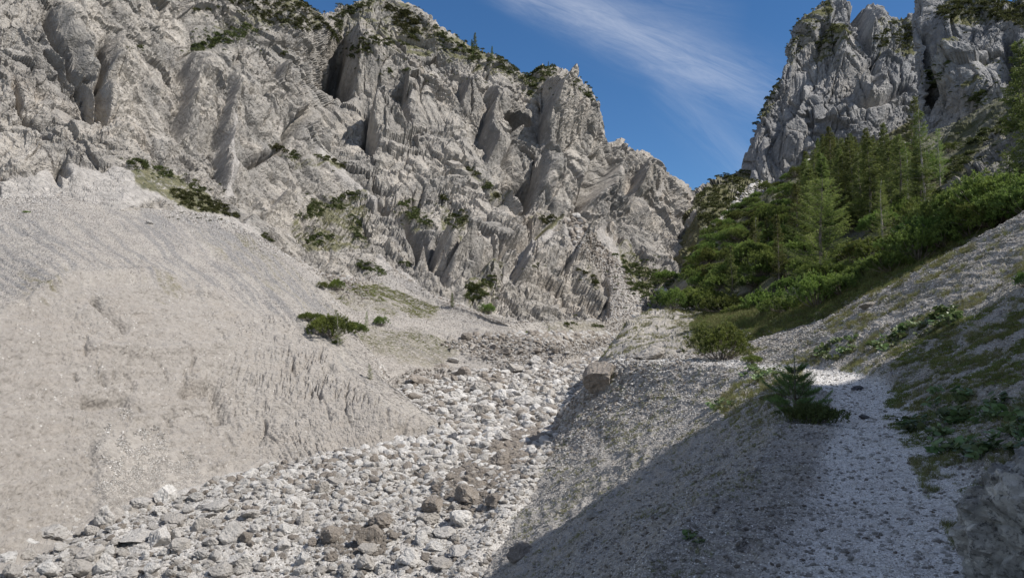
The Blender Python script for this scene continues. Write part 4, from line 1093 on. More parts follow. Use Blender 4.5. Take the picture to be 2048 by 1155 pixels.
for zi, (poly, n, w0, w1, kinds, label, lay) in enumerate(ZONES):
    xs = [p[0] for p in poly]; ys = [p[1] for p in poly]; k = 0; tries = 0
    while k < n and tries < 6000:
        tries += 1
        x, y = rng.uniform(min(xs), max(xs)), rng.uniform(min(ys), max(ys))
        if not inpoly(np.array([x]), np.array([y]), poly)[0]: continue
        wd = 1.28 * (w0 + (w1 - w0) * rng.random() ** 1.9)
        cy = y - wd * .2
        if any((x - a) ** 2 + ((cy - b_) * 1.5) ** 2 < (.82 * (wd * .5 + c)) ** 2 for a, b_, c in taken): continue
        kd = kinds[rng.integers(len(kinds))]
        o = boulder(x, y, wd, label, kd, rng.uniform(.75, 1.25), group=label + ' (set)' if False else ['pale blocks of the lower bed', 'stones on the gravel strip', 'stones of the middle bed', 'dark heap of rocks by the bank', 'stones of the upper bed', 'brown rubble rocks', 'blocks of the narrows', 'ledge rocks'][zi], lay=lay)
        if o is not None: k += 1; NIND += 1
print('boulders', NIND + len(NAMED) + 1)

# ---- rubble and gravel: nobody could count it
PEB = [rock_mesh('pebble_%d' % i, 2, 500 + i, M_STONE, (1, a, b_), 7, .13) for i, (a, b_) in enumerate([(.8, .55), (.65, .4), (.9, .7), (.55, .45), (.8, .5)])] + [rock_mesh('pebble_g%d' % i, 2, 520 + i, M_STONEG, (1, a, b_), 7, .13) for i, (a, b_) in enumerate([(.8, .6), (.7, .45)])] + [rock_mesh('pebble_b%d' % i, 2, 540 + i, M_STONEB, (1, a, b_), 7, .13) for i, (a, b_) in enumerate([(.8, .6), (.7, .5)])]
CHIP = [rock_mesh('chip_%d' % i, 1, 560 + i, M_CHIP, (1, a, b_), 4, .15) for i, (a, b_) in enumerate([(.7, .35), (.55, .3), (.8, .5), (.9, .25), (.6, .45)])]
CHIPB = [new_mesh('chip_b%d' % i, ICO[1][0], ICO[1][1]) for i in range(0)] + [rock_mesh('chip_b%d' % i, 1, 580 + i, M_CHIPB, (1, a, b_), 4, .15) for i, (a, b_) in enumerate([(.7, .45), (.55, .4), (.8, .6), (.9, .35), (.6, .5)])]
def rubble(name, lay, n, s0, s1, protos, poly=None, weight=None, seed=1, power=3.0, sizepx=None, flat=.35, align=.6):
    p, nn = layer_samples(lay, n, poly, weight, seed); n = len(p)
    if n == 0: return
    r = np.random.default_rng(seed)
    s = s0 * (s1 / s0) ** (r.random(n) ** power)
    rx = np.arctan2(-nn[:, 1], nn[:, 2]) * align; ry = np.arcsin(np.clip(nn[:, 0], -1, 1)) * align
    rot = np.stack([rx + r.normal(size=n) * flat, ry + r.normal(size=n) * flat, r.uniform(0, 6.28, n)], -1)
    scl = s[:, None] * r.uniform(.8, 1.25, (n, 3))
    p = p - nn * (s * .15)[:, None]
    return gn_scatter(name, p, rot, scl, r.integers(0, len(protos), n), protos)
def nearw(g, x, y, d, n): return 1 / np.clip(d, 3, 200) ** 1.25
def loww(g, x, y, d, n): return nearw(g, x, y, d, n) * (.12 + .88 * sstep(800, 900, y))
BEDQ = [[(-60, 1200), (-60, 1120), (60, 1075), (200, 1040), (330, 1010), (430, 960), (620, 915), (760, 895), (800, 850), (780, 740), (930, 725), (1050, 725), (1130, 715), (1215, 685), (1290, 690), (1280, 780), (1200, 840), (1160, 900), (1110, 1020), (1060, 1160), (1040, 1200)]]
BEDP = [[(-60, 1200), (-60, 1120), (60, 1075), (200, 1040), (330, 1010), (430, 960), (620, 915), (760, 895), (870, 850), (905, 805), (820, 760), (930, 730), (1050, 735), (1130, 725), (1215, 690), (1240, 690), (1180, 760), (1100, 840), (1060, 900), (1000, 1020), (940, 1160), (940, 1200)]]
rubble('stream_rubble', 'bed', 15000, .035, .26, PEB, BEDQ, loww, 21, 2.2, flat=.4)
rubble('stream_gravel', 'bed', 60000, .018, .07, CHIP, BEDQ, nearw, 22, 2.0)
rubble('stream_cobbles', 'bed', 2600, .10, .46, PEB, BEDQ, loww, 35, 1.7, flat=.35)
rubble('brown_rubble', 'bed', 5600, .07, .38, PEB[5:], [[(770, 800), (790, 735), (930, 725), (1215, 685), (1290, 690), (1180, 800), (1100, 860), (1000, 850), (900, 870), (870, 830)]], None, 38, 1.8)
rubble('heap_rubble', 'bed', 3600, .08, .34, PEB[6:], [[(930, 1040), (850, 1010), (900, 950), (960, 920), (990, 880), (1080, 860), (1060, 900), (1030, 960), (985, 1020)], [(640, 1060), (760, 1050), (780, 1110), (650, 1110)]], nearw, 23, 1.5)
def clumpw(g, x, y, d, n): return .15 + sstep(-.05, .3, fbm(g.reshape(-1, 3) / 2.5, 4, 19).reshape(x.shape))
def fanw(g, x, y, d, n):
    P2 = np.stack([x.ravel() / 30, y.ravel() / 30, 0 * x.ravel()], -1)
    return sstep(-.25, .35, fbm(P2, 4, 6).reshape(x.shape) + (y - 930) / 260) * sstep(185, 250, x + 60 * fbm(np.stack([x.ravel() / 40, y.ravel() / 40, 0 * x.ravel()], -1), 3, 9).reshape(x.shape))
rubble('fan_rubble', 'wall', 16000, .010, .045, CHIP[:2] + CHIPB[:3] + PEB[5:7], [[(180, 1060), (190, 850), (235, 815), (290, 830), (370, 905), (460, 975), (400, 1010), (300, 1040)]], fanw, 24, 2.4)
rubble('wall_rubble', 'wall', 15000, .016, .12, PEB[:7] + CHIPB, None, clumpw, 25, 2.8)
rubble('scree_rubble', 'wall', 16000, .03, .17, CHIPB, [[(-60, 370), (260, 340), (520, 470), (690, 640), (880, 840), (760, 770), (600, 650), (420, 570), (150, 560), (-60, 620)]], nearw, 26, 2.4)
rubble('far_rubble', 'tongue', 12000, .04, .28, PEB[5:], None, nearw, 27, 3.0)
rubble('ledge_rubble', 'tongue', 3600, .12, .7, PEB[5:], [[(880, 690), (960, 670), (1130, 672), (1230, 672), (1240, 690), (1130, 722), (1010, 742), (960, 722)], [(770, 785), (820, 740), (930, 738), (1010, 765), (870, 790)]], None, 28, 2.6)
rubble('gully_rubble', 'mountain', 2600, .2, .95, PEB[5:], [[(1130, 440), (1180, 470), (1230, 520), (1290, 580), (1290, 640), (1215, 640), (1215, 560), (1150, 500)]], None, 29, 2.6)
rubble('cleft_rubble', 'tongue', 900, .15, .75, PEB[5:], [[(1205, 590), (1270, 600), (1260, 700), (1205, 690)], [(640, 545), (720, 560), (750, 600), (680, 600)]], None, 30, 2.2)
rubble('saddle_rubble', 'saddle', 1500, .5, 3.2, PEB[:7], [[(1410, 490), (1440, 440), (1480, 395), (1560, 325), (1610, 300), (1630, 315), (1560, 380), (1470, 480)]], None, 31, 2.6)
_pb = np.clip(blur(LAYERS['near']['path'], 16) * 1.0, 0, 1)[:-1, :-1]
def pw(k): return lambda g, x, y, d, n: (.12 + .88 * _pb if k else 1.12 - _pb) / np.clip(d, 3, 60) ** (2.0 if not k else 1.8)
rubble('path_gravel', 'near', 42000, .008, .045, CHIP, None, pw(1), 32, 2.6)
rubble('slope_gravel', 'near', 80000, .009, .055, CHIPB, None, pw(0), 36, 2.4)
rubble('path_stones', 'near', 900, .02, .07, PEB[:7], None, pw(1), 37, 1.6, flat=.2)
rubble('slope_stones', 'near', 15000, .022, .13, PEB[3:], None, lambda g, x, y, d, n: (1 - .8 * LAYERS['near']['path'][:-1, :-1]) / np.clip(d, 4, 60) ** 1.0, 33, 3.4, flat=.3)
rubble('mound_stones', 'hollow', 2200, .03, .2, PEB[3:7], [[(1180, 760), (1200, 690), (1300, 620), (1420, 615), (1400, 700), (1250, 718)]], None, 34, 2.8)
# ---------------------------------------------------------------- plants
M_SPRUCE = leaf_mat('spruce_needles', (.062, .088, .026), (.13, .165, .042), (.28, .30, .08), .36)
M_LARCH = leaf_mat('larch_needles', (.12, .17, .042), (.20, .25, .065), (.32, .35, .10), .45)
M_MUGO = leaf_mat('mountain_pine_needles', (.060, .095, .024), (.145, .195, .045), (.33, .39, .085), .38)
M_FARPINE = leaf_mat('far_pine_needles', (.036, .046, .015), (.075, .085, .028), (.15, .15, .05))
M_LEAF = leaf_mat('broad_leaves', (.06, .10, .035), (.13, .18, .065), (.27, .31, .15), .3, .45)
M_GRASS = leaf_mat('dry_grass', (.08, .10, .03), (.16, .165, .055), (.30, .27, .12), .3)
M_HERB = leaf_mat('olive_herbs', (.055, .08, .02), (.11, .14, .035), (.22, .24, .07))
M_MOSS = leaf_mat('moss_cushion', (.07, .09, .015), (.14, .15, .025), (.2, .2, .04), .1)
M_BARK = bark_mat('pine_bark'); M_BARKP = bark_mat('pale_bark', (.22, .19, .165), (.46, .43, .40))

def blades(c, d, L, Wd, r, mid=.35, tip=None):
    """one narrow leaf (two triangles) per centre; returns verts, tris, tip values"""
    n = len(c); d = d / (np.linalg.norm(d, axis=1, keepdims=True) + 1e-9)
    s = np.cross(d, r.normal(size=(n, 3))); s /= np.linalg.norm(s, axis=1, keepdims=True) + 1e-9
    L = np.broadcast_to(L, n)[:, None]; Wd = np.broadcast_to(Wd, n)[:, None]
    v = np.stack([c, c + d * L * mid + s * Wd, c + d * L, c + d * L * mid - s * Wd], 1).reshape(-1, 3)
    i = np.arange(n)[:, None] * 4
    f = np.concatenate([i + [0, 1, 2], i + [0, 2, 3]], 0)
    t = np.zeros(n) if tip is None else tip
    tv = np.stack([t * .5, t * .8, t * 1.0, t * .8], 1).ravel()
    return v, f, tv
def tube(pts, rad, sides=6):
    pts = np.asarray(pts, float); n = len(pts)
    t = np.gradient(pts, axis=0); t /= np.linalg.norm(t, axis=1, keepdims=True) + 1e-9
    a = np.cross(t, [0.31, .77, .1]); a /= np.linalg.norm(a, axis=1, keepdims=True) + 1e-9; b_ = np.cross(t, a)
    th = np.arange(sides) / sides * 2 * np.pi
    v = (pts[:, None] + np.asarray(rad)[:, None, None] * (np.cos(th)[None, :, None] * a[:, None] + np.sin(th)[None, :, None] * b_[:, None])).reshape(-1, 3)
    f = []
    for k in range(n - 1):
        for s in range(sides):
            q = [k * sides + s, k * sides + (s + 1) % sides, (k + 1) * sides + (s + 1) % sides, (k + 1) * sides + s]
            f += [[q[0], q[1], q[2]], [q[0], q[2], q[3]]]
    return v, np.array(f)
def join(parts):
    V, Fc, T = [], [], []; o = 0
    for p in parts:
        V.append(p[0]); Fc.append(p[1] + o); T.append(p[2] if len(p) > 2 else np.zeros(len(p[0]))); o += len(p[0])
    return np.concatenate(V), np.concatenate(Fc), np.concatenate(T)

def conifer(name, seed, h=8.0, R=1.5, sparse=.0, larch=False, bare=.12, mat=M_SPRUCE, bark=M_BARK, lean=.03, dead=0, step=.26, power=.8):
    r = np.random.default_rng(seed)
    k = np.linspace(0, 1, 14); bx, by = r.normal(size=2) * lean * h
    ax = np.stack([bx * k ** 1.5 + .05 * np.sin(k * 7 + seed), by * k ** 1.5 + .05 * np.cos(k * 5 + seed), k * h], 1)
    tr = [tube(ax, .014 * h * (1 - k * .93) + .004, 8)]
    leaves = []
    z = bare * h
    while z < h * .985:
        t = z / h
        for q in range(r.integers(4, 7)):
            if r.random() < sparse: continue
            zz = z + r.uniform(-.1, .1); th = r.uniform(0, 6.283)
            c0 = np.array([np.interp(zz / h, k, ax[:, 0]), np.interp(zz / h, k, ax[:, 1]), zz])
            Lb = R * (1 - t) ** power * r.uniform(.55, 1.12) + .10
            if t < bare + .12: Lb *= .75
            s = np.linspace(0, 1, 6)
            droop = (.10 if larch else .28) * (1 - t) ; up = .22 if not larch else .3
            dr = np.array([math.cos(th), math.sin(th)])
            P_ = np.stack([c0[0] + dr[0] * Lb * s, c0[1] + dr[1] * Lb * s, c0[2] + Lb * (-droop * np.sin(s * 2.6) + up * s ** 2 + (.35 * t) * s)], 1)
            tr.append(tube(P_, np.linspace(.011, .003, 6) * (.4 + Lb / 1.6), 3))
            m = max(4, int(Lb / .085))
            for side in (-1, 1):
                u = (np.arange(m) + r.random(m)) / m; u = u ** .8
                b0 = np.stack([np.interp(u, s, P_[:, i]) for i in range(3)], 1)
                sd = np.array([-dr[1] * side, dr[0] * side, 0])
                tw = (.34 * (1 - u) + .07) * Lb ** .5 * r.uniform(.6, 1.2, m) * (1.0 if not larch else .8)
                dirs = sd[None] * .8 + np.array([dr[0], dr[1], 0])[None] * .65 + r.normal(size=(m, 3)) * .2
                dirs[:, 2] += -.30 if not larch else -.45
                nb = 4
                for j in range(nb):
                    f_ = (j + r.random(m)) / nb
                    c = b0 + dirs * (tw * f_)[:, None]
                    d = dirs * .6 + r.normal(size=(m, 3)) * .45; d[:, 2] += -.1 if not larch else .1
                    leaves.append(blades(c, d, r.uniform(.10, .19, m) * (.8 if larch else 1), .020 if not larch else .014, r, tip=np.clip((u - .5) * 1.6 + r.normal(size=m) * .25, 0, 1)))
        z += step * r.uniform(.8, 1.2) * (1 - .45 * t)
    for q in range(dead):
        zz = r.uniform(.06, .5) * h; th = r.uniform(0, 6.283); Lb = r.uniform(.4, 1.3)
        c0 = np.array([np.interp(zz / h, k, ax[:, 0]), np.interp(zz / h, k, ax[:, 1]), zz]); s = np.linspace(0, 1, 5)
        P_ = np.stack([c0[0] + math.cos(th) * Lb * s, c0[1] + math.sin(th) * Lb * s, c0[2] - .15 * Lb * s + .12 * s * s], 1)
        tr.append(tube(P_, np.linspace(.014, .003, 5), 3))
    V, Fc, T = join(leaves); m1 = new_mesh(name + '_crown', V, Fc, mat, False, dict(tip=T))
    V, Fc, T = join(tr); m2 = new_mesh(name + '_trunk', V, Fc, bark, True)
    return m2, m1
def mugo(name, seed, R=1.0, hgt=.9, shoots=560, nb=26, mat=M_MUGO, stems=34, tipb=1.0):
    """dwarf pine: curved stems ending in upright bottle-brush shoots"""
    r = np.random.default_rng(seed); wood, lv = [], []
    a = r.uniform(0, 6.283, shoots); q = np.sqrt(r.random(shoots)) * R * r.uniform(.82, 1.1, shoots)
    lob = 1 + .28 * np.sin(a * 3 + seed) + .16 * np.sin(a * 5 + seed * 2)
    x, y = np.cos(a) * q * lob, np.sin(a) * q * lob
    env = np.sqrt(np.clip(1 - (q / R / 1.12) ** 2, .03, 1)) * hgt
    bump_ = fbm(np.stack([x * 2.2 + seed, y * 2.2, 0 * x], -1), 3, seed) * .55 + 1
    z = env * bump_ * np.where(r.random(shoots) < .3, r.uniform(.35, .95, shoots), r.uniform(.85, 1.08, shoots)) + .05
    tipc = np.stack([x, y, z], 1); up = np.stack([x * .55, y * .55, np.full(shoots, .75)], 1) + r.normal(size=(shoots, 3)) * .3
    up /= np.linalg.norm(up, axis=1, keepdims=True); Ls = r.uniform(.10, .2, shoots)
    for j in range(nb):
        f_ = r.random(shoots)
        c = tipc - up * (Ls * (1 - f_))[:, None]
        d = up * r.uniform(.3, 1.0, (shoots, 1)) + r.normal(size=(shoots, 3)) * .55
        lv.append(blades(c, d, r.uniform(.06, .11, shoots), .0105, r, tip=np.clip((f_ - .35) * 1.3, 0, 1) * tipb * np.clip(z / hgt, .2, 1)))
    for j in r.choice(shoots, stems, replace=False):
        s = np.linspace(0, 1, 6)[:, None]; b0 = tipc[j] * [.12, .12, 0]
        P_ = b0 + (tipc[j] - b0) * np.concatenate([s, s, s ** 1.7], 1)
        wood.append(tube(P_, np.linspace(.018, .005, 6), 4))
    V, Fc, T = join(lv); m1 = new_mesh(name + '_foliage', V, Fc, mat, False, dict(tip=T))
    V, Fc, T = join(wood); m2 = new_mesh(name + '_stems', V, Fc, M_BARK, True)
    return m2, m1
def put_plant(name, cat, label, meshes, partnames, loc, sc, rz, group=None, tilt=(0, 0), lab2=None):
    e = bpy.data.objects.new(name, None); COL.objects.link(e); e.empty_display_size = .2
    e.location = loc; e.scale = sc if hasattr(sc, '__len__') else (sc, sc, sc); e.rotation_euler = (tilt[0], tilt[1], rz)
    tag(e, label, cat, group)
    for me, pn in zip(meshes, partnames):
        c = bpy.data.objects.new(pn, me); COL.objects.link(c); c.parent = e
    return e
SPR = [conifer('spruce_a', 1, 8, 1.55), conifer('spruce_b', 2, 8, 1.35, .12), conifer('spruce_c', 3, 8, 1.75, .2, dead=14, bare=.16), conifer('spruce_d', 4, 8, 1.2, .05)]
SPARSE = conifer('spruce_e', 9, 9, 2.0, .42, bare=.30, dead=46, bark=M_BARKP, lean=.02, mat=M_SPRUCE, step=.30)
LAR = [conifer('larch_a', 11, 8, 2.3, .1, True, .03, M_LARCH, M_BARK, .04, power=.55), conifer('larch_b', 12, 8, 1.5, .3, True, .1, M_LARCH, M_BARKP, .05, dead=10)]
MUG = [mugo('mugo_a', 21), mugo('mugo_b', 22, 1.0, .75), mugo('mugo_c', 23, 1.0, 1.15), mugo('mugo_d', 24, 1.1, .6, tipb=.6)]
TC = ('trunk', 'crown'); SF = ('stems', 'foliage')
def tree(px, py, top, kind, label, group=None, cat='spruce tree', name='spruce_tree', lay=None, wide=1.0, lean=0.0):
    gr = ground_at(px, py, lay)
    p = np.array(gr[0]); d = p[1] * CP + p[2] * SP
    h = (py - top) / F * d; base_h = 9.0 if kind is SPARSE else 8.0
    s = h / base_h
    p[2] -= .12
    return put_plant(name, cat, label, kind, TC, W3(p), (s * wide, s * wide, s), rng.uniform(0, 6.28), group, (0, -lean))
WD = ['wood', 'hollow', 'outcrop']
tree(1850, 436, 212, SPARSE, 'tall thin spruce with a bare pale trunk standing clear above the pine bushes', lean=.12, lay=WD, wide=1.05)
tree(1665, 402, 246, SPR[1], 'slim spruce at the outer left edge of the wood, against the grey tower', lay=WD)
tree(1704, 412, 262, SPR[2], 'spruce with a pale visible trunk, second from the left edge of the wood', lay=WD, lean=.08)
tree(1738, 400, 250, SPR[0], 'full dark spruce below the foot of the grey tower, third along the wood edge', lay=WD)
tree(1776, 408, 238, SPR[3], 'dense narrow spruce directly left of the tall thin one with the bare trunk', lay=WD)
tree(1822, 380, 182, SPR[2], 'tallest spruce of the wood, its thin top reaching in front of the crag', lay=WD, wide=.8)
tree(1880, 370, 246, LAR[1], 'small bright green larch right of the bare trunked spruce', cat='larch', name='larch_tree', lay=WD)
tree(1640, 566, 352, LAR[0], 'big feathery light green larch in front of the dark spruces', cat='larch', name='larch_tree', lay=WD, wide=1.5)
tree(1465, 606, 484, SPR[1], 'light green spruce at the lower left tip of the wood', lay=WD)
tree(1512, 590, 446, SPR[0], 'dark spruce between the light one at the tip of the wood and the larch', lay=WD)
tree(1556, 560, 420, SPR[3], 'dark narrow spruce close to the left side of the larch', lay=WD)
tree(2062, 380, 60, SPR[0], 'large spruce cut by the right edge of the picture above the outcrop', lay=WD, wide=1.1)
tree(1462, 452, 418, SPR[3], 'lone tiny dark spruce on the saddle beside the pale rubble gully', lay=['saddle'])
tree(944, 112, 76, SPR[0], 'dark spruce on the skyline, left one of the ridge group', lay=['mountain'])
tree(951, 112, 62, SPR[1], 'tallest spruce on the ridge skyline', lay=['mountain'])
tree(982, 118, 88, SPR[3], 'small spruce on the skyline right of the tallest one', lay=['mountain'])
tree(928, 106, 78, SPR[2], 'stubby spruce at the left end of the ridge group', lay=['mountain'])
tree(1176, 188, 170, SPR[1], 'tiny spruce on the right shoulder of the pillar', lay=['mountain'])
tree(1096, 136, 120, SPR[3], 'tiny spruce on top of the pillar', lay=['mountain'])
tree(905, 612, 580, SPR[1], 'young spruce alone at the bottom of the cliff gully', lay=['tongue', 'mountain', 'wall'])
tree(676, 690, 612, LAR[1], 'small tree rising out of the green bush on the scree crest', cat='larch', name='larch_tree', lay=['wall', 'tongue'], wide=1.3)
tree(732, 655, 618, LAR[1], 'thin sapling right of the bush on the scree crest', cat='larch', name='larch_tree', lay=['wall', 'tongue'])
tree(1097, 668, 645, LAR[1], 'yellowish sapling on the far ledge by the narrow stream', cat='larch', name='larch_tree', lay=['tongue'])
tree(740, 756, 722, LAR[1], 'little green sapling on the pale scree ridge', cat='larch', name='larch_tree', lay=['tongue', 'wall'], wide=1.5)
n = 0; r_ = np.random.default_rng(41)
pts_, nn_ = layer_samples('wood', 9000, None, None, 42, visible=False)
X_, Y_, d_ = project(pts_)
for p, x, y, d in zip(pts_, X_, Y_, d_):
    if n >= 110: break
    if not (1430 < x < 2100 and 250 < y < 560): continue
    if y > 590 - (x - 1430) * .30: continue
    top = y - r_.uniform(3.4, 6.4) / d * F
    lim = np.interp(x, [1400, 1500, 1600, 1640, 1700, 1800, 1900, 1960, 2048, 2150], [520, 440, 330, 262, 268, 262, 290, 300, 170, 60])
    if top < lim or (1885 < x < 2040 and 250 < y < 450): continue
    s = max(3.0, min(6.4, (y - max(top, lim)) / F * d)) / 8
    q = p.copy(); q[2] -= .1
    lr = r_.random() < .12
    put_plant('larch_tree' if lr else 'spruce_tree', 'larch' if lr else 'spruce tree', 'light green larch mixed into the dark wood' if lr else 'dark green spruce within the dense wood on the right slope', LAR[1] if lr else SPR[r_.integers(4)], TC, W3(q), (s * 1.3, s * 1.3, s), r_.uniform(0, 6.28), 'larches in the wood' if lr else 'spruces in the wood')
    n += 1
def bush(px, py, wpx, label, group=None, lay=None, k=None, tall=1.0, cat='pine bush', name='mountain_pine'):
    gr = ground_at(px, py, lay); p = np.array(gr[0]); d = p[1] * CP + p[2] * SP; s = wpx / 2 / F * d
    p[2] -= .05 * s
    k = rng.integers(4) if k is None else k
    return put_plant(name, cat, label, MUG[k], SF, W3(p), (s, s, s * tall), rng.uniform(0, 6.28), group)
bush(1445, 716, 118, 'round bush of fresh green mountain pine beside the path bend, alone in the hollow', lay=['hollow', 'near'], k=2, tall=.95)
bush(1505, 722, 44, 'low yellowish tuft of pine at the right foot of the lone round bush', lay=['hollow', 'near'], k=1, tall=.8)
bush(1408, 622, 100, 'leftmost big mountain pine at the tip of the row above the hollow', lay=WD, k=0)
row = [(1450, 628, 100), (1492, 640, 90), (1530, 636, 96), (1580, 628, 104), (1632, 616, 104), (1684, 596, 106), (1735, 572, 110), (1785, 548, 112), (1838, 524, 110), (1890, 498, 112), (1942, 474, 112), (1995, 456, 110), (2045, 440, 110)]
for x, y, w_ in row: bush(x, y - 6, w_, 'mountain pine in the front row along the upper rim of the hollow', 'front row of mountain pines', WD, tall=rng.uniform(.8, 1.1))
for i in range(310):
    x = rng.uniform(1385, 2080) if i % 3 else rng.uniform(1385, 1640); yb = np.interp(x, [1385, 1600, 1800, 2048], [600, 585, 520, 430]); yt = np.interp(x, [1385, 1450, 1560, 1650, 1700, 1850, 1900, 1950, 2048], [520, 425, 365, 325, 310, 290, 270, 430, 400])
    y = rng.uniform(yt, yb)
    gr = ground_at(x, y, WD)
    if gr is None or gr[2] == 'outcrop' or (x > 1900 and y < 425): continue
    dd = gr[0][1]
    bush(x, y, rng.uniform(2.2, 3.6) / dd * F * .8, 'mountain pine in the thicket between the front row and the wood', 'thicket of mountain pines', WD, tall=rng.uniform(.7, 1.2))
for (x, y, w_, l) in [(1345, 618, 70, 'low bright green pine cushion at the left end of the thicket'), (1385, 612, 60, 'green pine cushion against the thicket, right of the low bright one'), (660, 672, 90, 'green bush on the scree crest, the largest plant left of the stream'), (620, 640, 50, 'small left part of the green shrubs on the scree crest'), (706, 662, 60, 'bush at the right side of the scree crest shrubs'), (672, 578, 34, 'flat dark bush above the scree crest'), (646, 576, 24, 'tiny dark bush beside the flat one above the scree crest'), (976, 628, 32, 'round dark bush below the big patch at the cliff foot'), (1055, 672, 18, 'tiny dark bush on the dark ledge'), (52, 424, 12, 'single dark tuft high on the left scree'), (1330, 560, 60, 'dark bush among rocks at the cliff foot'), (760, 652, 30, 'thin green shrub right of the scree crest bushes'), (670, 686, 14, 'olive tuft just below the scree crest bush')]:
    bush(x, y, w_, l, None, None if x < 1300 else ['tongue', 'hollow', 'mountain', 'wood', 'saddle'])
# the young pine and the low juniper beside the path
YP = conifer('young_pine', 31, 8, 2.9, .25, mat=M_MUGO, bare=.04, power=.7)
YM = leaf_mat('young_pine_needles', (.06, .095, .03), (.11, .165, .05), (.20, .27, .08), .3)
def young_pine(seed):
    r = np.random.default_rng(seed); lv, wd = [], []
    ax = np.stack([np.linspace(0, .02, 8), np.zeros(8), np.linspace(0, 1, 8)], 1); wd.append(tube(ax, np.linspace(.022, .008, 8), 7))
    tips = [(np.array([.01, 0, .86]), np.array([0, 0, 1.]), .18)]
    for z, n_, L in [(.08, 6, .50), (.20, 7, .52), (.34, 6, .46), (.47, 5, .40), (.58, 4, .22), (.72, 3, .12)]:
        for q in range(n_):
            th = q / n_ * 6.283 + r.uniform(-.4, .4) + z * 9; Lb = L * r.uniform(.45, 1.15); s = np.linspace(0, 1, 6)
            P_ = np.stack([math.cos(th) * Lb * s, math.sin(th) * Lb * s, z + Lb * (.05 * s + r.uniform(.05, .55) * s ** 2)], 1)
            wd.append(tube(P_, np.linspace(.010, .004, 6), 4))
            for f_ in np.linspace(.35, 1, 6):
                c = np.array([np.interp(f_, s, P_[:, i]) for i in range(3)])
                d0 = np.array([math.cos(th), math.sin(th), .8])
                tips.append((c, d0, .13))
                for sd in (-1, 1):
                    dd = np.array([math.cos(th + sd * .9), math.sin(th + sd * .9), .6]); tips.append((c + dd * .06, dd, .10)); wd.append(tube(np.array([c, c + dd * .1]), [.004, .003], 3))
    for c, d0, L in tips:
        m = 46; d0 = d0 / np.linalg.norm(d0); f_ = r.random(m)
        cc = c + d0 * (L * f_)[:, None]; d = d0 * .9 + r.normal(size=(m, 3)) * .75
        lv.append(blades(cc, d, r.uniform(.035, .055, m), .0022, r, tip=np.clip(f_ * .7, 0, 1)))
    V, Fc, T = join(lv); m1 = new_mesh('young_pine_crown', V, Fc, YM, False, dict(tip=T))
    V, Fc, T = join(wd); return new_mesh('young_pine_trunk', V, Fc, M_BARK, True), m1
gp = ground_at(1592, 842, ['near']); p = gp[0]; s = 128 / F * (p[1] + .1)
put_plant('young_pine', 'pine tree', 'knee high young pine with upright shoots growing at the left edge of the footpath', young_pine(5), TC, W3(p), (s * .8, s * .8, s), 1.0)
put_plant('juniper', 'juniper', 'low dark juniper shrub spreading at the foot of the young pine by the path', mugo('juniper', 61, 1.0, .42, 520, 22, YM, 20, .4), SF, W3(ground_at(1624, 846, ['near'])[0]), (.44, .40, .62), 2.0)
put_plant('juniper', 'juniper', 'flat yellowish juniper sprawling behind the young pine', mugo('juniper_b', 62, 1.0, .34, 300, 18, M_GRASS, 14, .6), SF, W3(ground_at(1560, 800, ['near'])[0]), (.42, .3, .35), .6)
bush(2052, 572, 46, 'dark pine bush on the sunlit slope at the right edge of the picture', lay=['near'], k=2, tall=1.1)

# ---- shrub patches on the cliffs
def clump_tpl(seed, n=70, mat=None):
    r = np.random.default_rng(seed); a = r.normal(size=(n, 3)); a /= np.linalg.norm(a, axis=1, keepdims=True); a[:, 2] = np.abs(a[:, 2]) * .9
    c = a * r.uniform(.45, .8, (n, 1)) * np.array([1, 1, .7]); d = a + r.normal(size=(n, 3)) * .5; d[:, 2] += .5
    return blades(c, d, r.uniform(.35, .6, n), .13, r, tip=np.clip(a[:, 2] + r.normal(size=n) * .3 - .2, 0, 1))
TPL = [clump_tpl(70 + i) for i in range(6)]
def patch(poly, label, dens=1.0, rad=7.0, lay=None, group=None, thr=-.08, name='mountain_pine_patch', hgt=1.0):
    xs = [q[0] for q in poly]; ys = [q[1] for q in poly]
    area = abs(sum(poly[i][0] * poly[(i + 1) % len(poly)][1] - poly[(i + 1) % len(poly)][0] * poly[i][1] for i in range(len(poly)))) / 2
    n = int(area / 14 * dens) + 4; parts = []; k = 0; tries = 0; sd = rng.integers(1000)
    while k < n and tries < n * 12:
        tries += 1
        x, y = rng.uniform(min(xs), max(xs)), rng.uniform(min(ys), max(ys))
        nz = fbm(np.array([[x / 16, y / 12, sd]]), 3, 5)[0]
        stray = rng.random() < .10
        if stray: x += rng.normal() * 14; y += rng.normal() * 7
        elif not inpoly(np.array([x + nz * 14]), np.array([y + nz * 8]), poly)[0] or nz < thr: continue
        gr = ground_at(x, y, lay)
        if gr is None: continue
        p, nn, ln = gr
        d = p[1]; s = rad / F * d * rng.uniform(.35, 1.15) * (.55 if stray else 1)
        v, f, t = TPL[rng.integers(6)]
        a = rng.uniform(0, 6.283); ca, sa = math.cos(a), math.sin(a)
        v2 = np.stack([v[:, 0] * ca - v[:, 1] * sa, v[:, 0] * sa + v[:, 1] * ca, v[:, 2] * hgt], 1) * s + p
        parts.append((v2, f, t)); k += 1
    if not parts: return
    V, Fc, T = join(parts); V = V + np.array([0, 0, CAMZ]); o0 = V.mean(0); me = new_mesh(name, V - o0, Fc, M_FARPINE, False, dict(tip=T))
    o = link(name, me); o.location = o0
    tag(o, label, 'pine shrubs', group)
def ell(cx, cy, rx, ry, a=0, n=14):
    a = math.radians(a); return [(cx + rx * math.cos(t) * math.cos(a) - ry * math.sin(t) * math.sin(a), cy + rx * math.cos(t) * math.sin(a) + ry * math.sin(t) * math.cos(a)) for t in [i / n * 6.283 for i in range(n)]]
MT = ['mountain']
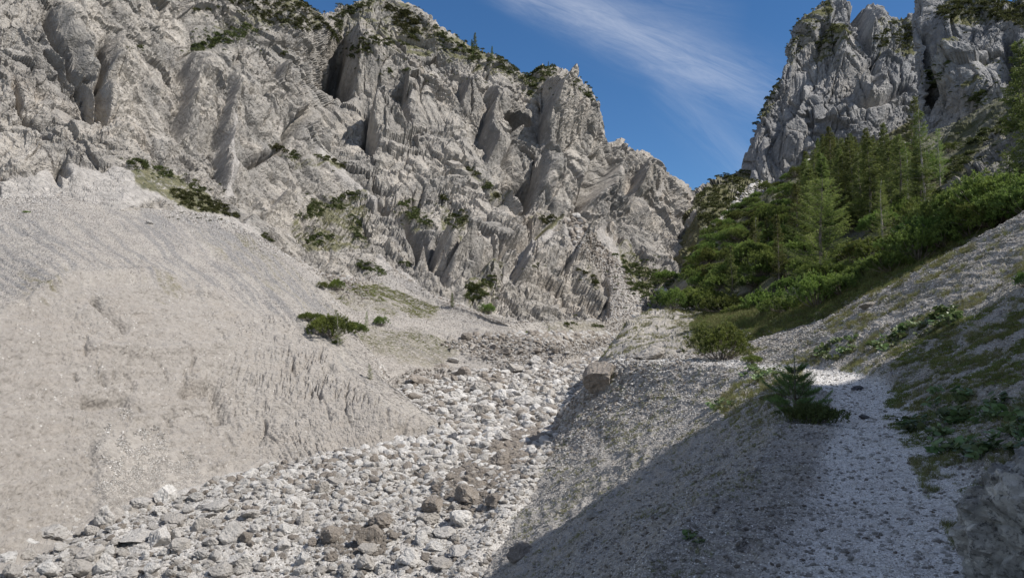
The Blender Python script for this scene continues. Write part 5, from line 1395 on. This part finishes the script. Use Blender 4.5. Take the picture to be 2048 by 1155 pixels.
PATCHES = [
 ([(450, -10), (600, -12), (650, 42), (662, 62), (600, 62), (540, 52), (520, 40), (480, 30)], 'large dark green pine slope on the ridge at the top left', .8),
 ([(378, 98), (430, 72), (500, 50), (520, 62), (470, 85), (400, 104)], 'narrow slanting pine strip below the large ridge slope'),
 ([(380, 20), (440, 8), (445, 18), (390, 28)], 'thin faint pine strip left of the large ridge slope', .5),
 ([(660, 40), (705, 12), (745, 2), (730, 25), (690, 45), (680, 90), (664, 80)], 'pines on the left shoulder of the middle summit'),
 ([(770, 8), (810, 20), (850, 30), (850, 62), (820, 75), (790, 50)], 'pines on the right flank of the middle summit'),
 ([(690, 95), (740, 75), (800, 80), (830, 62), (870, 75), (830, 95), (780, 90), (730, 110), (690, 130)], 'pine belt beneath the middle summit'),
 ([(868, 50), (910, 82), (960, 104), (1010, 118), (1046, 150), (1050, 166), (1000, 138), (930, 122), (880, 95)], 'long pine strip along the descending ridge under the skyline spruces'),
 ([(1048, 165), (1060, 145), (1090, 132), (1112, 136), (1110, 150), (1080, 165), (1066, 190), (1052, 200)], 'dark pines hanging from the left edge of the pillar top'),
 ([(1112, 134), (1150, 158), (1194, 196), (1188, 204), (1150, 175)], 'thin pine fringe down the right edge of the pillar'),
 (ell(560, 298, 22, 8, 12), 'flat oval pine patch in the middle of the left face'),
 (ell(584, 312, 18, 7, 15), 'small pine patch just below the flat oval one'),
 (ell(650, 318, 16, 5, 15), 'left one of two thin pine tufts right of the flat oval patch', .8),
 (ell(678, 326, 14, 5, 30), 'right one of two thin pine tufts right of the flat oval patch', .8),
 (ell(278, 330, 22, 9, 15), 'pine patch topping the low rock spur on the left scree'),
 (ell(325, 345, 24, 8, 18), 'pine patch just right of the top of the rock spur'),
 (ell(388, 372, 26, 8, 32), 'thin pine patch above the long shrub strip on the scree'),
 ([(340, 375), (380, 385), (440, 402), (478, 425), (480, 438), (430, 426), (380, 420), (350, 400)], 'long dense pine strip growing down the left scree', 1.1),
 (ell(540, 477, 20, 7, 22), 'small pine strip at the upper edge of the scree'),
 ([(588, 436), (620, 412), (660, 398), (720, 382), (728, 392), (700, 405), (690, 420), (660, 425), (620, 438)], 'big pine cap on the pyramid shaped rock'),
 (ell(640, 480, 28, 10, -12), 'left pine patch on the lower flank of the pyramid rock'),
 ([(700, 425), (722, 440), (732, 480), (728, 495), (705, 470), (694, 445)], 'pines running down the right edge of the pyramid rock', .7),
 ([(792, 396), (830, 410), (868, 440), (862, 456), (832, 446), (810, 425)], 'dense slanting pine patch in the centre of the face', 1.1),
 (ell(888, 400, 8, 5, 30), 'tiny pine tuft above the centre boulder rib'),
 ([(890, 440), (905, 425), (930, 422), (935, 440), (915, 458), (895, 460)], 'pine patch right of the dense slanting one', .9),
 (ell(948, 345, 20, 5, 40), 'upper thin pine strip in the tall right face', .8), (ell(975, 372, 14, 6, 50), 'middle thin pine strip in the tall right face'), (ell(1000, 396, 13, 5, 40), 'lowest thin pine strip in the tall right face'),
 ([(706, 524), (735, 524), (768, 538), (770, 552), (740, 545), (708, 534)], 'dense low pine strip at the scree head in the centre', 1.1),
 (ell(812, 530, 12, 6, 20), 'little pine tuft right of the dense low strip'),
 ([(930, 585), (945, 565), (975, 548), (1000, 544), (985, 560), (985, 585), (960, 605), (935, 600)], 'big pine patch at the cliff foot below the centre', 1.1),
 (ell(1095, 440, 24, 8, 8), 'pine patch on top of the small rib right of centre', .7), (ell(1185, 560, 18, 6, 35), 'pine strip beside the rubble gully', .8), (ell(1072, 532, 10, 4, 25), 'tiny pine tuft left of the rubble gully', .8),
 ([(1228, 508), (1262, 514), (1300, 540), (1352, 556), (1340, 575), (1290, 566), (1250, 545)], 'pines above the rocks where the gorge begins', 1.0),
 ([(1255, 560), (1300, 570), (1345, 590), (1340, 612), (1295, 606), (1262, 585)], 'green pine patch around the big grey rock', 1.0),
 (ell(800, 142, 24, 6, -10), 'faint pine strip on the upper centre face', .5), (ell(575, 105, 16, 5, -20), 'faint pine tufts under the ridge slope', .5), (ell(278, 92, 9, 4, 5), 'single small tuft on the upper left face'), (ell(1165, 545, 12, 4, 30), 'thin pine tuft on the slab beside the gully', .7),
 (ell(1140, 650, 12, 5, 0), 'low green tuft on the dark ledge', .6), (ell(1195, 652, 12, 4, 0), 'low olive tuft at the right end of the dark ledge', .6),
]
for pt_ in PATCHES: patch(pt_[0], pt_[1], pt_[2] if len(pt_) > 2 else 1.0, 7.0, None)
SD = [([(1392, 392), (1420, 372), (1450, 356), (1500, 336), (1540, 330), (1500, 350), (1460, 385), (1430, 420), (1400, 430)], 'pine covered crest of the saddle'), ([(1398, 425), (1440, 400), (1470, 395), (1460, 420), (1430, 450), (1400, 445)], 'pines on the lower left of the saddle'),
 ([(1470, 380), (1500, 362), (1520, 365), (1480, 400)], 'thin pine strip inside the saddle gully', .5)]
for s_ in SD: patch(s_[0], s_[1], s_[2] if len(s_) > 2 else .9, 7.5, ['saddle'])
TW = [([(1580, 92), (1600, 60), (1640, 38), (1655, 0), (1664, 5), (1655, 40), (1620, 72), (1600, 98)], 'dark shrubs climbing the left edge of the grey tower', .6), ([(1630, 90), (1668, 48), (1712, 58), (1690, 82), (1650, 110)], 'green ledge below the tower summit', .6), ([(1748, 78), (1790, 45), (1822, 52), (1826, 100), (1790, 90), (1760, 105)], 'green slope between the tower and the crag', .8),
 ([(1530, 200), (1560, 150), (1568, 160), (1540, 215)], 'shrub fringe on the lower left edge of the tower', .4), ([(1500, 250), (1520, 215), (1530, 222), (1508, 262)], 'lowest shrub fringe on the left edge of the tower', .4)]
for s_ in TW: patch(s_[0], s_[1], s_[2], 6.0, ['tower'])
CR = [([(1872, 26), (1900, 4), (1960, 0), (2050, 8), (2050, 55), (2000, 42), (1940, 30), (1890, 40)], 'dense shrub crown on top of the right crag', 1.0), ([(1850, 140), (1880, 115), (1905, 120), (1880, 160), (1862, 190), (1850, 170)], 'dark shrubs in the recess of the crag', .7), ([(1932, 195), (1970, 180), (1985, 210), (1945, 220)], 'shrubs on a ledge of the crag', .6), ([(1960, 240), (2000, 200), (2050, 120), (2060, 200), (2000, 260)], 'dark shrubs on the right shoulder of the crag', 1.0)]
for s_ in CR: patch(s_[0], s_[1], s_[2], 7.0, ['crag'])
for s_ in [([(1890, 330), (1940, 290), (1970, 262), (1990, 262), (1960, 300), (1900, 360)], 'bushes on the left rim of the dark outcrop', 1.0), ([(1985, 268), (2010, 240), (2048, 225), (2060, 250), (2020, 270)], 'bushes on top of the dark outcrop', 1.0)]: patch(s_[0], s_[1], s_[2], 10, ['outcrop', 'wood'])

# ---- broad leaved plants
def leafy(seed, n=16, R=.2, up=.14):
    r = np.random.default_rng(seed); parts, st = [], []
    for q in range(n):
        th = r.uniform(0, 6.283); d = R * math.sqrt(r.random()); c = np.array([math.cos(th) * d, math.sin(th) * d, up * r.uniform(.4, 1.2)]); s = r.uniform(.035, .075)
        m = 9; a = np.arange(m) / m * 6.283; tl = r.normal(size=2) * .45
        x, y = np.cos(a) * s * (1 + .12 * np.cos(a * 3)), np.sin(a) * s * .85
        v = np.stack([c[0] + x, c[1] + y, c[2] + x * tl[0] + y * tl[1] + s * .22 * (np.hypot(x, y) / s)], 1)
        v = np.concatenate([c[None], v]); f = np.array([[0, 1 + i, 1 + (i + 1) % m] for i in range(m)])
        parts.append((v, f, np.full(len(v), r.random() ** 2.5)))
        parts.append(tube(np.array([[c[0] * .3, c[1] * .3, 0], c]), [.004, .003], 3))
    V, Fc, T = join(parts); return new_mesh('leafy_plant', V, Fc, M_LEAF, False, dict(tip=T))
LF = [leafy(80 + i, 14 + 3 * i) for i in range(4)]
def leafies(poly, n, label, group, sc=(.55, 1.1), tip=None):
    xs = [q[0] for q in poly]; ys = [q[1] for q in poly]; k = 0
    for t_ in range(4000):
        if k >= n: break
        x, y = rng.uniform(min(xs), max(xs)), rng.uniform(min(ys), max(ys))
        if not inpoly(np.array([x]), np.array([y]), poly)[0]: continue
        p, nn, ln = ground_at(x, y, ['near', 'hollow'])
        o = bpy.data.objects.new('leafy_plant', LF[rng.integers(4)]); COL.objects.link(o); o.location = W3(p); s = rng.uniform(*sc); o.scale = (s, s, s)
        o.rotation_euler = (float(-nn[1]) * .5, float(nn[0]) * .5, rng.uniform(0, 6.28)); tag(o, label, 'leafy plant', group); k += 1
leafies([(1600, 722), (1640, 690), (1700, 672), (1722, 690), (1680, 720), (1620, 730)], 26, 'pale green broad leaved plant in the bright patch above the path bend', 'leafy patch above the path bend')
leafies([(1730, 700), (1760, 670), (1840, 640), (1900, 620), (1925, 640), (1880, 672), (1800, 690), (1760, 712)], 40, 'broad leaved plant in the long sunlit patch on the slope', 'long sunlit leafy patch')
leafies([(1800, 820), (1850, 780), (1920, 800), (2048, 780), (2060, 900), (2000, 930), (1900, 920), (1830, 900), (1790, 860)], 42, 'shaded broad leaved plant on the slope right of the footpath', 'shaded leafy plants by the path', (.45, .9))
leafies([(1470, 760), (1500, 735), (1560, 738), (1540, 765)], 14, 'low leafy plant left of the young pine', 'leafy plants left of the young pine', (.6, 1.1))
leafies([(1405, 820), (1440, 805), (1470, 805), (1460, 825)], 6, 'small bright plant at the edge of the shadow left of the juniper', 'plants at the shadow edge', (.6, 1.0))
leafies([(1350, 1090), (1385, 1060), (1400, 1090)], 3, 'small shaded leafy plant on the gravel bank', 'plants on the shaded bank', (.2, .35))
# ---- grass and moss: stuff
def tuft(seed, n=26, h=.22, sp=.05, w_=.0035, mat=M_GRASS):
    r = np.random.default_rng(seed); c = np.stack([r.normal(size=n) * sp, r.normal(size=n) * sp, np.zeros(n)], 1); d = np.stack([r.normal(size=n) * .35, r.normal(size=n) * .35, np.ones(n)], 1)
    v, f, t = blades(c, d, r.uniform(.5, 1.1, n) * h, w_, r, tip=r.random(n))
    return new_mesh('tuft', v, f, mat, False, dict(tip=t))
TF = [tuft(90 + i) for i in range(4)]; MC = [tuft(95 + i, 60, .05, .06, .006, M_MOSS) for i in range(2)] ; TB = [tuft(97 + i, 40, .10, .07, .007, M_HERB) for i in range(2)]
def scatter_stuff(name, lay, n, s0, s1, protos, poly=None, weight=None, seed=1):
    p, nn = layer_samples(lay, n, poly, weight, seed); n = len(p)
    if not n: return
    r = np.random.default_rng(seed); s = r.uniform(s0, s1, n)
    rot = np.stack([r.normal(size=n) * .15 - nn[:, 1] * .3, r.normal(size=n) * .15 + nn[:, 0] * .3, r.uniform(0, 6.28, n)], -1)
    return gn_scatter(name, p - nn * .01, rot, np.stack([s, s, s * r.uniform(.7, 1.3, n)], -1), r.integers(0, len(protos), n), protos)
def clumpy(scale, thr, seed, k=1.3):
    def f(g, x, y, d, n):
        v = fbm(g.reshape(-1, 3) / scale, 4, seed).reshape(d.shape)
        return sstep(thr, thr + .12, v) / np.clip(d, 4, 80) ** k
    return f
scatter_stuff('hollow_grass', 'hollow', 11000, .7, 1.8, TF[:2] + TB + TB + TB, [[(1390, 720), (1380, 650), (1420, 620), (1600, 610), (1800, 520), (2048, 430), (2048, 470), (1850, 560), (1700, 625), (1620, 690), (1520, 726)]], None, 51)
scatter_stuff('mound_grass', 'hollow', 1600, .5, 1.1, TF, [[(1200, 720), (1230, 660), (1300, 620), (1400, 620), (1390, 700)]], clumpy(1.2, .05, 61, .5), 52)
UPP = [[(1560, 730), (1700, 600), (2100, 420), (2100, 1200), (1960, 1200), (1850, 1000), (1790, 850), (1780, 760), (1640, 735)]]
LOWP = [[(940, 1160), (1080, 900), (1180, 760), (1250, 730), (1560, 740), (1600, 840), (1560, 900), (1400, 1160)]]
scatter_stuff('slope_grass', 'near', 5200, .25, .75, TF, UPP, clumpy(.9, .02, 62), 53)
scatter_stuff('slope_herbs', 'near', 3400, .25, .8, TB + MC, [[(1790, 700), (2100, 560), (2100, 1000), (1960, 1000), (1850, 960), (1770, 840)]], clumpy(.8, .0, 63), 54)
scatter_stuff('bank_grass', 'near', 3000, .2, .6, TF + MC, LOWP, clumpy(1.0, .08, 64), 55)
scatter_stuff('pathside_grass', 'near', 900, .3, .9, TF + MC, [[(1440, 800), (1470, 770), (1600, 740), (1640, 850), (1560, 880), (1500, 900), (1440, 830)]], None, 56)
scatter_stuff('scree_grass', 'tongue', 2600, .6, 1.8, MC, [[(610, 640), (700, 655), (860, 670), (920, 690), (880, 735), (780, 715), (700, 690)], [(640, 570), (760, 570), (880, 615), (860, 640), (700, 620)]], clumpy(4, -.05, 65, 0), 57)
# moss cushion above the lichen boulder
v, f = ICO[4]; v = v * np.array([1, .8, .35]); v = v + fbm(v * 3, 4, 3)[:, None] * .12
o = link('moss_cushion', new_mesh('moss_cushion', v, f, M_MOSS, True)); gq = ground_at(2036, 958, ['near'])[0]; o.location = W3(gq); o.scale = (.13, .11, .2); tag(o, 'yellow green moss cushion above the lichen covered boulder', 'moss')
# ---------------------------------------------------------------- unseen buttress beyond the right edge, added and shaped to shade the near ground
_az, _el = math.radians(SUN_AZ), math.radians(SUN_EL)
def ab(p):
    along = p[0] * math.sin(_az) + p[1] * math.cos(_az); a = p[1] * math.sin(_az) - p[0] * math.cos(_az)
    return a, p[2] * math.cos(_el) - along * math.sin(_el)
SHADE = [(975, 1154), (1040, 1100), (1110, 1050), (1190, 1000), (1260, 950), (1330, 900), (1400, 855), (1460, 832), (1520, 822), (1600, 800), (1650, 770), (1720, 755), (1780, 742), (1850, 720), (1920, 690), (1990, 650), (2048, 605)]
if DEBUG:
    for q in SHADE:
        g_ = ground_at(q[0], q[1], ['near', 'bed']); a_, b_ = ab(g_[0]); print('SH', q, np.round(g_[0], 2), round(a_, 2), round(b_, 2), g_[2])
    for q in [(1300, 1100), (1000, 1000), (1200, 850), (1400, 760), (1350, 1000), (1700, 900), (1700, 735), (1600, 745), (1900, 600), (1750, 640), (1950, 800), (1400, 1000)]:
        g_ = ground_at(q[0], q[1], ['near', 'bed']); a_, b_ = ab(g_[0]); print('PT', q, np.round(g_[0], 2), round(a_, 2), round(b_, 2))
EDGE = []
for q in SHADE:
    g_ = ground_at(q[0], q[1], ['near']); a_, b_ = ab(g_[0])
    if g_[0][1] < 26: EDGE.append((b_, a_))
EDGE.sort(); EDGE = [(EDGE[0][0] - 8, EDGE[0][1])] + EDGE
_t = EDGE[-1]; EDGE += [(_t[0] + 1.5, _t[1]), (_t[0] + 3.4, _t[1] + .3), (_t[0] + 4.2, _t[1] - 1.5), (_t[0] + 5, _t[1] - 5)]
_ph, _hh = np.array([-math.cos(_az), math.sin(_az)]), np.array([math.sin(_az), math.cos(_az)])
bs = np.linspace(-24, EDGE[-1][0], 150); ea = np.interp(bs, [e[0] for e in EDGE], [e[1] for e in EDGE])
ea = ea + fbm(np.stack([bs * 1.3, bs * 0, bs * 0], -1), 4, 9) * .45
rows = []
for b_, e_ in zip(bs, ea):
    k = np.linspace(0, 1, 60); aa = np.concatenate([-32 + (e_ + 32) * k, e_ - 1.2 * np.linspace(.1, 1, 8), (e_ - 1.2) + (-32 - e_ + 1.2) * k])
    DD = np.concatenate([np.full(60, 28.0), 28 + 5 * np.linspace(.1, 1, 8), np.full(60, 33.0)])
    z = (b_ + DD * math.sin(_el)) / math.cos(_el)
    z = z - (DD - 28) * math.tan(_el) * .9
    xy = aa[:, None] * _ph + DD[:, None] * _hh
    rows.append(np.stack([xy[:, 0], xy[:, 1], z], -1))
g_ = np.array(rows); n_ = g_.reshape(-1, 3); f0, _ = facets(n_ / 2.5, 5, 1, .7)
g_[:, 3:57, 0] += (f0.reshape(g_.shape[:2]) * .8)[:, 3:57]
me = new_mesh('mountain', g_.reshape(-1, 3) + np.array([0, 0, CAMZ]), grid_faces(*g_.shape[:2]), M_OUTCROP, False, dict(stain=np.zeros(len(n_)), scree=np.zeros(len(n_)), moss=np.zeros(len(n_))))
link('mountain', me, kind='structure')  # shade blocker outside the view, outline fitted to the shade line
# ---------------------------------------------------------------- sky, sun, camera
AZ, EL = math.radians(SUN_AZ), math.radians(SUN_EL)          # azimuth clockwise from the view direction (+Y)
S = np.array([math.cos(EL) * math.sin(AZ), math.cos(EL) * math.cos(AZ), math.sin(EL)])
ld = bpy.data.lights.new('sun', 'SUN'); ld.energy = SUN_E; ld.angle = math.radians(.53); ld.color = (1.0, .955, .89)
lo = bpy.data.objects.new('sun', ld); COL.objects.link(lo)
from mathutils import Vector
lo.rotation_euler = Vector(S).to_track_quat('Z', 'Y').to_euler(); lo.location = (30, -10, 60)
w = bpy.data.worlds.new('World'); scene.world = w; w.use_nodes = True
nt = w.node_tree; nt.nodes.clear()
class WB(NB):
    def __init__(s): s.t = nt
b = WB()
sky = b.n('ShaderNodeTexSky'); sky.sky_type = 'NISHITA'; sky.sun_disc = False
sky.sun_elevation = EL; sky.sun_rotation = AZ; sky.altitude = 1200; sky.air_density = 1.0; sky.dust_density = 0.0; sky.ozone_density = 5.0
tc = b.n('ShaderNodeTexCoord').outputs['Generated']
sx = b.n('ShaderNodeSeparateXYZ'); b.l(tc, sx.inputs[0])
yy = b.math('MAXIMUM', sx.outputs[1], .05)
X = b.math('DIVIDE', sx.outputs[0], yy); Z = b.math('DIVIDE', sx.outputs[2], yy)      # tangent coordinates on the sky north of the valley
def band(x0, z0, x1, z1, w0, w1, amp, seed, detail=6):
    """a soft streak of cirrus from one sky position to another"""
    dx, dz = x1 - x0, z1 - z0; L = math.hypot(dx, dz); dx /= L; dz /= L
    u = b.math('ADD', b.math('MULTIPLY', b.math('SUBTRACT', X, x0), dx), b.math('MULTIPLY', b.math('SUBTRACT', Z, z0), dz))
    v = b.math('ADD', b.math('MULTIPLY', b.math('SUBTRACT', X, x0), -dz), b.math('MULTIPLY', b.math('SUBTRACT', Z, z0), dx))
    c = b.n('ShaderNodeCombineXYZ'); b.l(b.math('MULTIPLY', u, 1.6), c.inputs[0]); b.l(b.math('MULTIPLY', v, 9.0), c.inputs[1]); c.inputs[2].default_value = seed
    nz = b.noise(c.outputs[0], 2.2, detail, .62, .8)
    nz2 = b.ramp(b.noise(c.outputs[0], 7, 7, .75, 1.2), [(.35, 0), (.65, 1)])
    vw = b.math('ADD', v, b.math('MULTIPLY', b.math('SUBTRACT', nz, .5), w0 * 1.6))
    wd = b.math('ADD', b.math('MULTIPLY', u, (w1 - w0) / L), w0)
    e = b.math('DIVIDE', vw, wd); g = b.math('POWER', 2.718, b.math('MULTIPLY', b.math('MULTIPLY', e, e), -1.0))
    g = b.math('MULTIPLY', g, b.ramp(b.math('DIVIDE', u, L), [(0, 0), (.12, 1), (.70, .9), (1, 0)]))
    tex = b.math('ADD', b.math('MULTIPLY', b.ramp(nz, [(.3, 0), (.7, 1)]), .75), b.math('MULTIPLY', nz2, .35))
    return b.math('MULTIPLY', b.math('MULTIPLY', g, tex), amp)
def sk(px, py):
    a, c = slopes(px, py); return float(a), float(c)
m = None
for (x0, y0, x1, y1, w0, w1, amp, sd) in CLOUDS:
    a, c = sk(x0, y0), sk(x1, y1)
    k = band(a[0], a[1], c[0], c[1], w0 / F, w1 / F, amp, sd)
    m = k if m is None else b.math('ADD', m, k)
m = b.math('MULTIPLY', m, b.math('GREATER_THAN', sx.outputs[1], .06))
# unseen cirrus added behind and above the viewer, brightens and neutralises the shade
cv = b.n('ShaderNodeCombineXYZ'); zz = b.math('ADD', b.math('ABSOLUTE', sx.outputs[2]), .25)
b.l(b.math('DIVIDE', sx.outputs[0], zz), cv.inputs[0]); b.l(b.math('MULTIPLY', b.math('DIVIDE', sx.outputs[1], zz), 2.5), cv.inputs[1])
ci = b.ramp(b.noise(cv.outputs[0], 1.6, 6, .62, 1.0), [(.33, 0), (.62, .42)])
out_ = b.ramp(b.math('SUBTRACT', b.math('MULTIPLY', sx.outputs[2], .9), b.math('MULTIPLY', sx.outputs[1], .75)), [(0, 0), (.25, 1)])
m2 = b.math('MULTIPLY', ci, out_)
m = b.math('MINIMUM', m, .85)
hs = b.n('ShaderNodeHueSaturation'); b.l(sky.outputs[0], hs.inputs['Color']); hs.inputs['Saturation'].default_value = 1.16
col = b.mix(m, hs.outputs[0], tuple(c * CLOUD_B for c in (1.0, 1.05, 1.16)))
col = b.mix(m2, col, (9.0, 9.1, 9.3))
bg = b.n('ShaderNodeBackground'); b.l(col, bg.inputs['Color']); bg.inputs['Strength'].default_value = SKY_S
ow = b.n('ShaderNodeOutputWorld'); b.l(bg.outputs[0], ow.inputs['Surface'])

cam = bpy.data.cameras.new('camera'); co = bpy.data.objects.new('camera', cam); COL.objects.link(co)
cam.sensor_width = 36; cam.lens = 36 * F / W; cam.clip_start = .1; cam.clip_end = 3000
co.location = (0, 0, CAMZ); co.rotation_euler = (math.radians(90) + PITCH, 0, 0)
scene.camera = co
vs = scene.view_settings; vs.view_transform = 'Standard'; vs.look = 'None'; vs.exposure = EXPO; vs.gamma = 1; vs.use_curve_mapping = False
scene.cycles.max_bounces = 5; scene.cycles.diffuse_bounces = 4; scene.cycles.transparent_max_bounces = 4
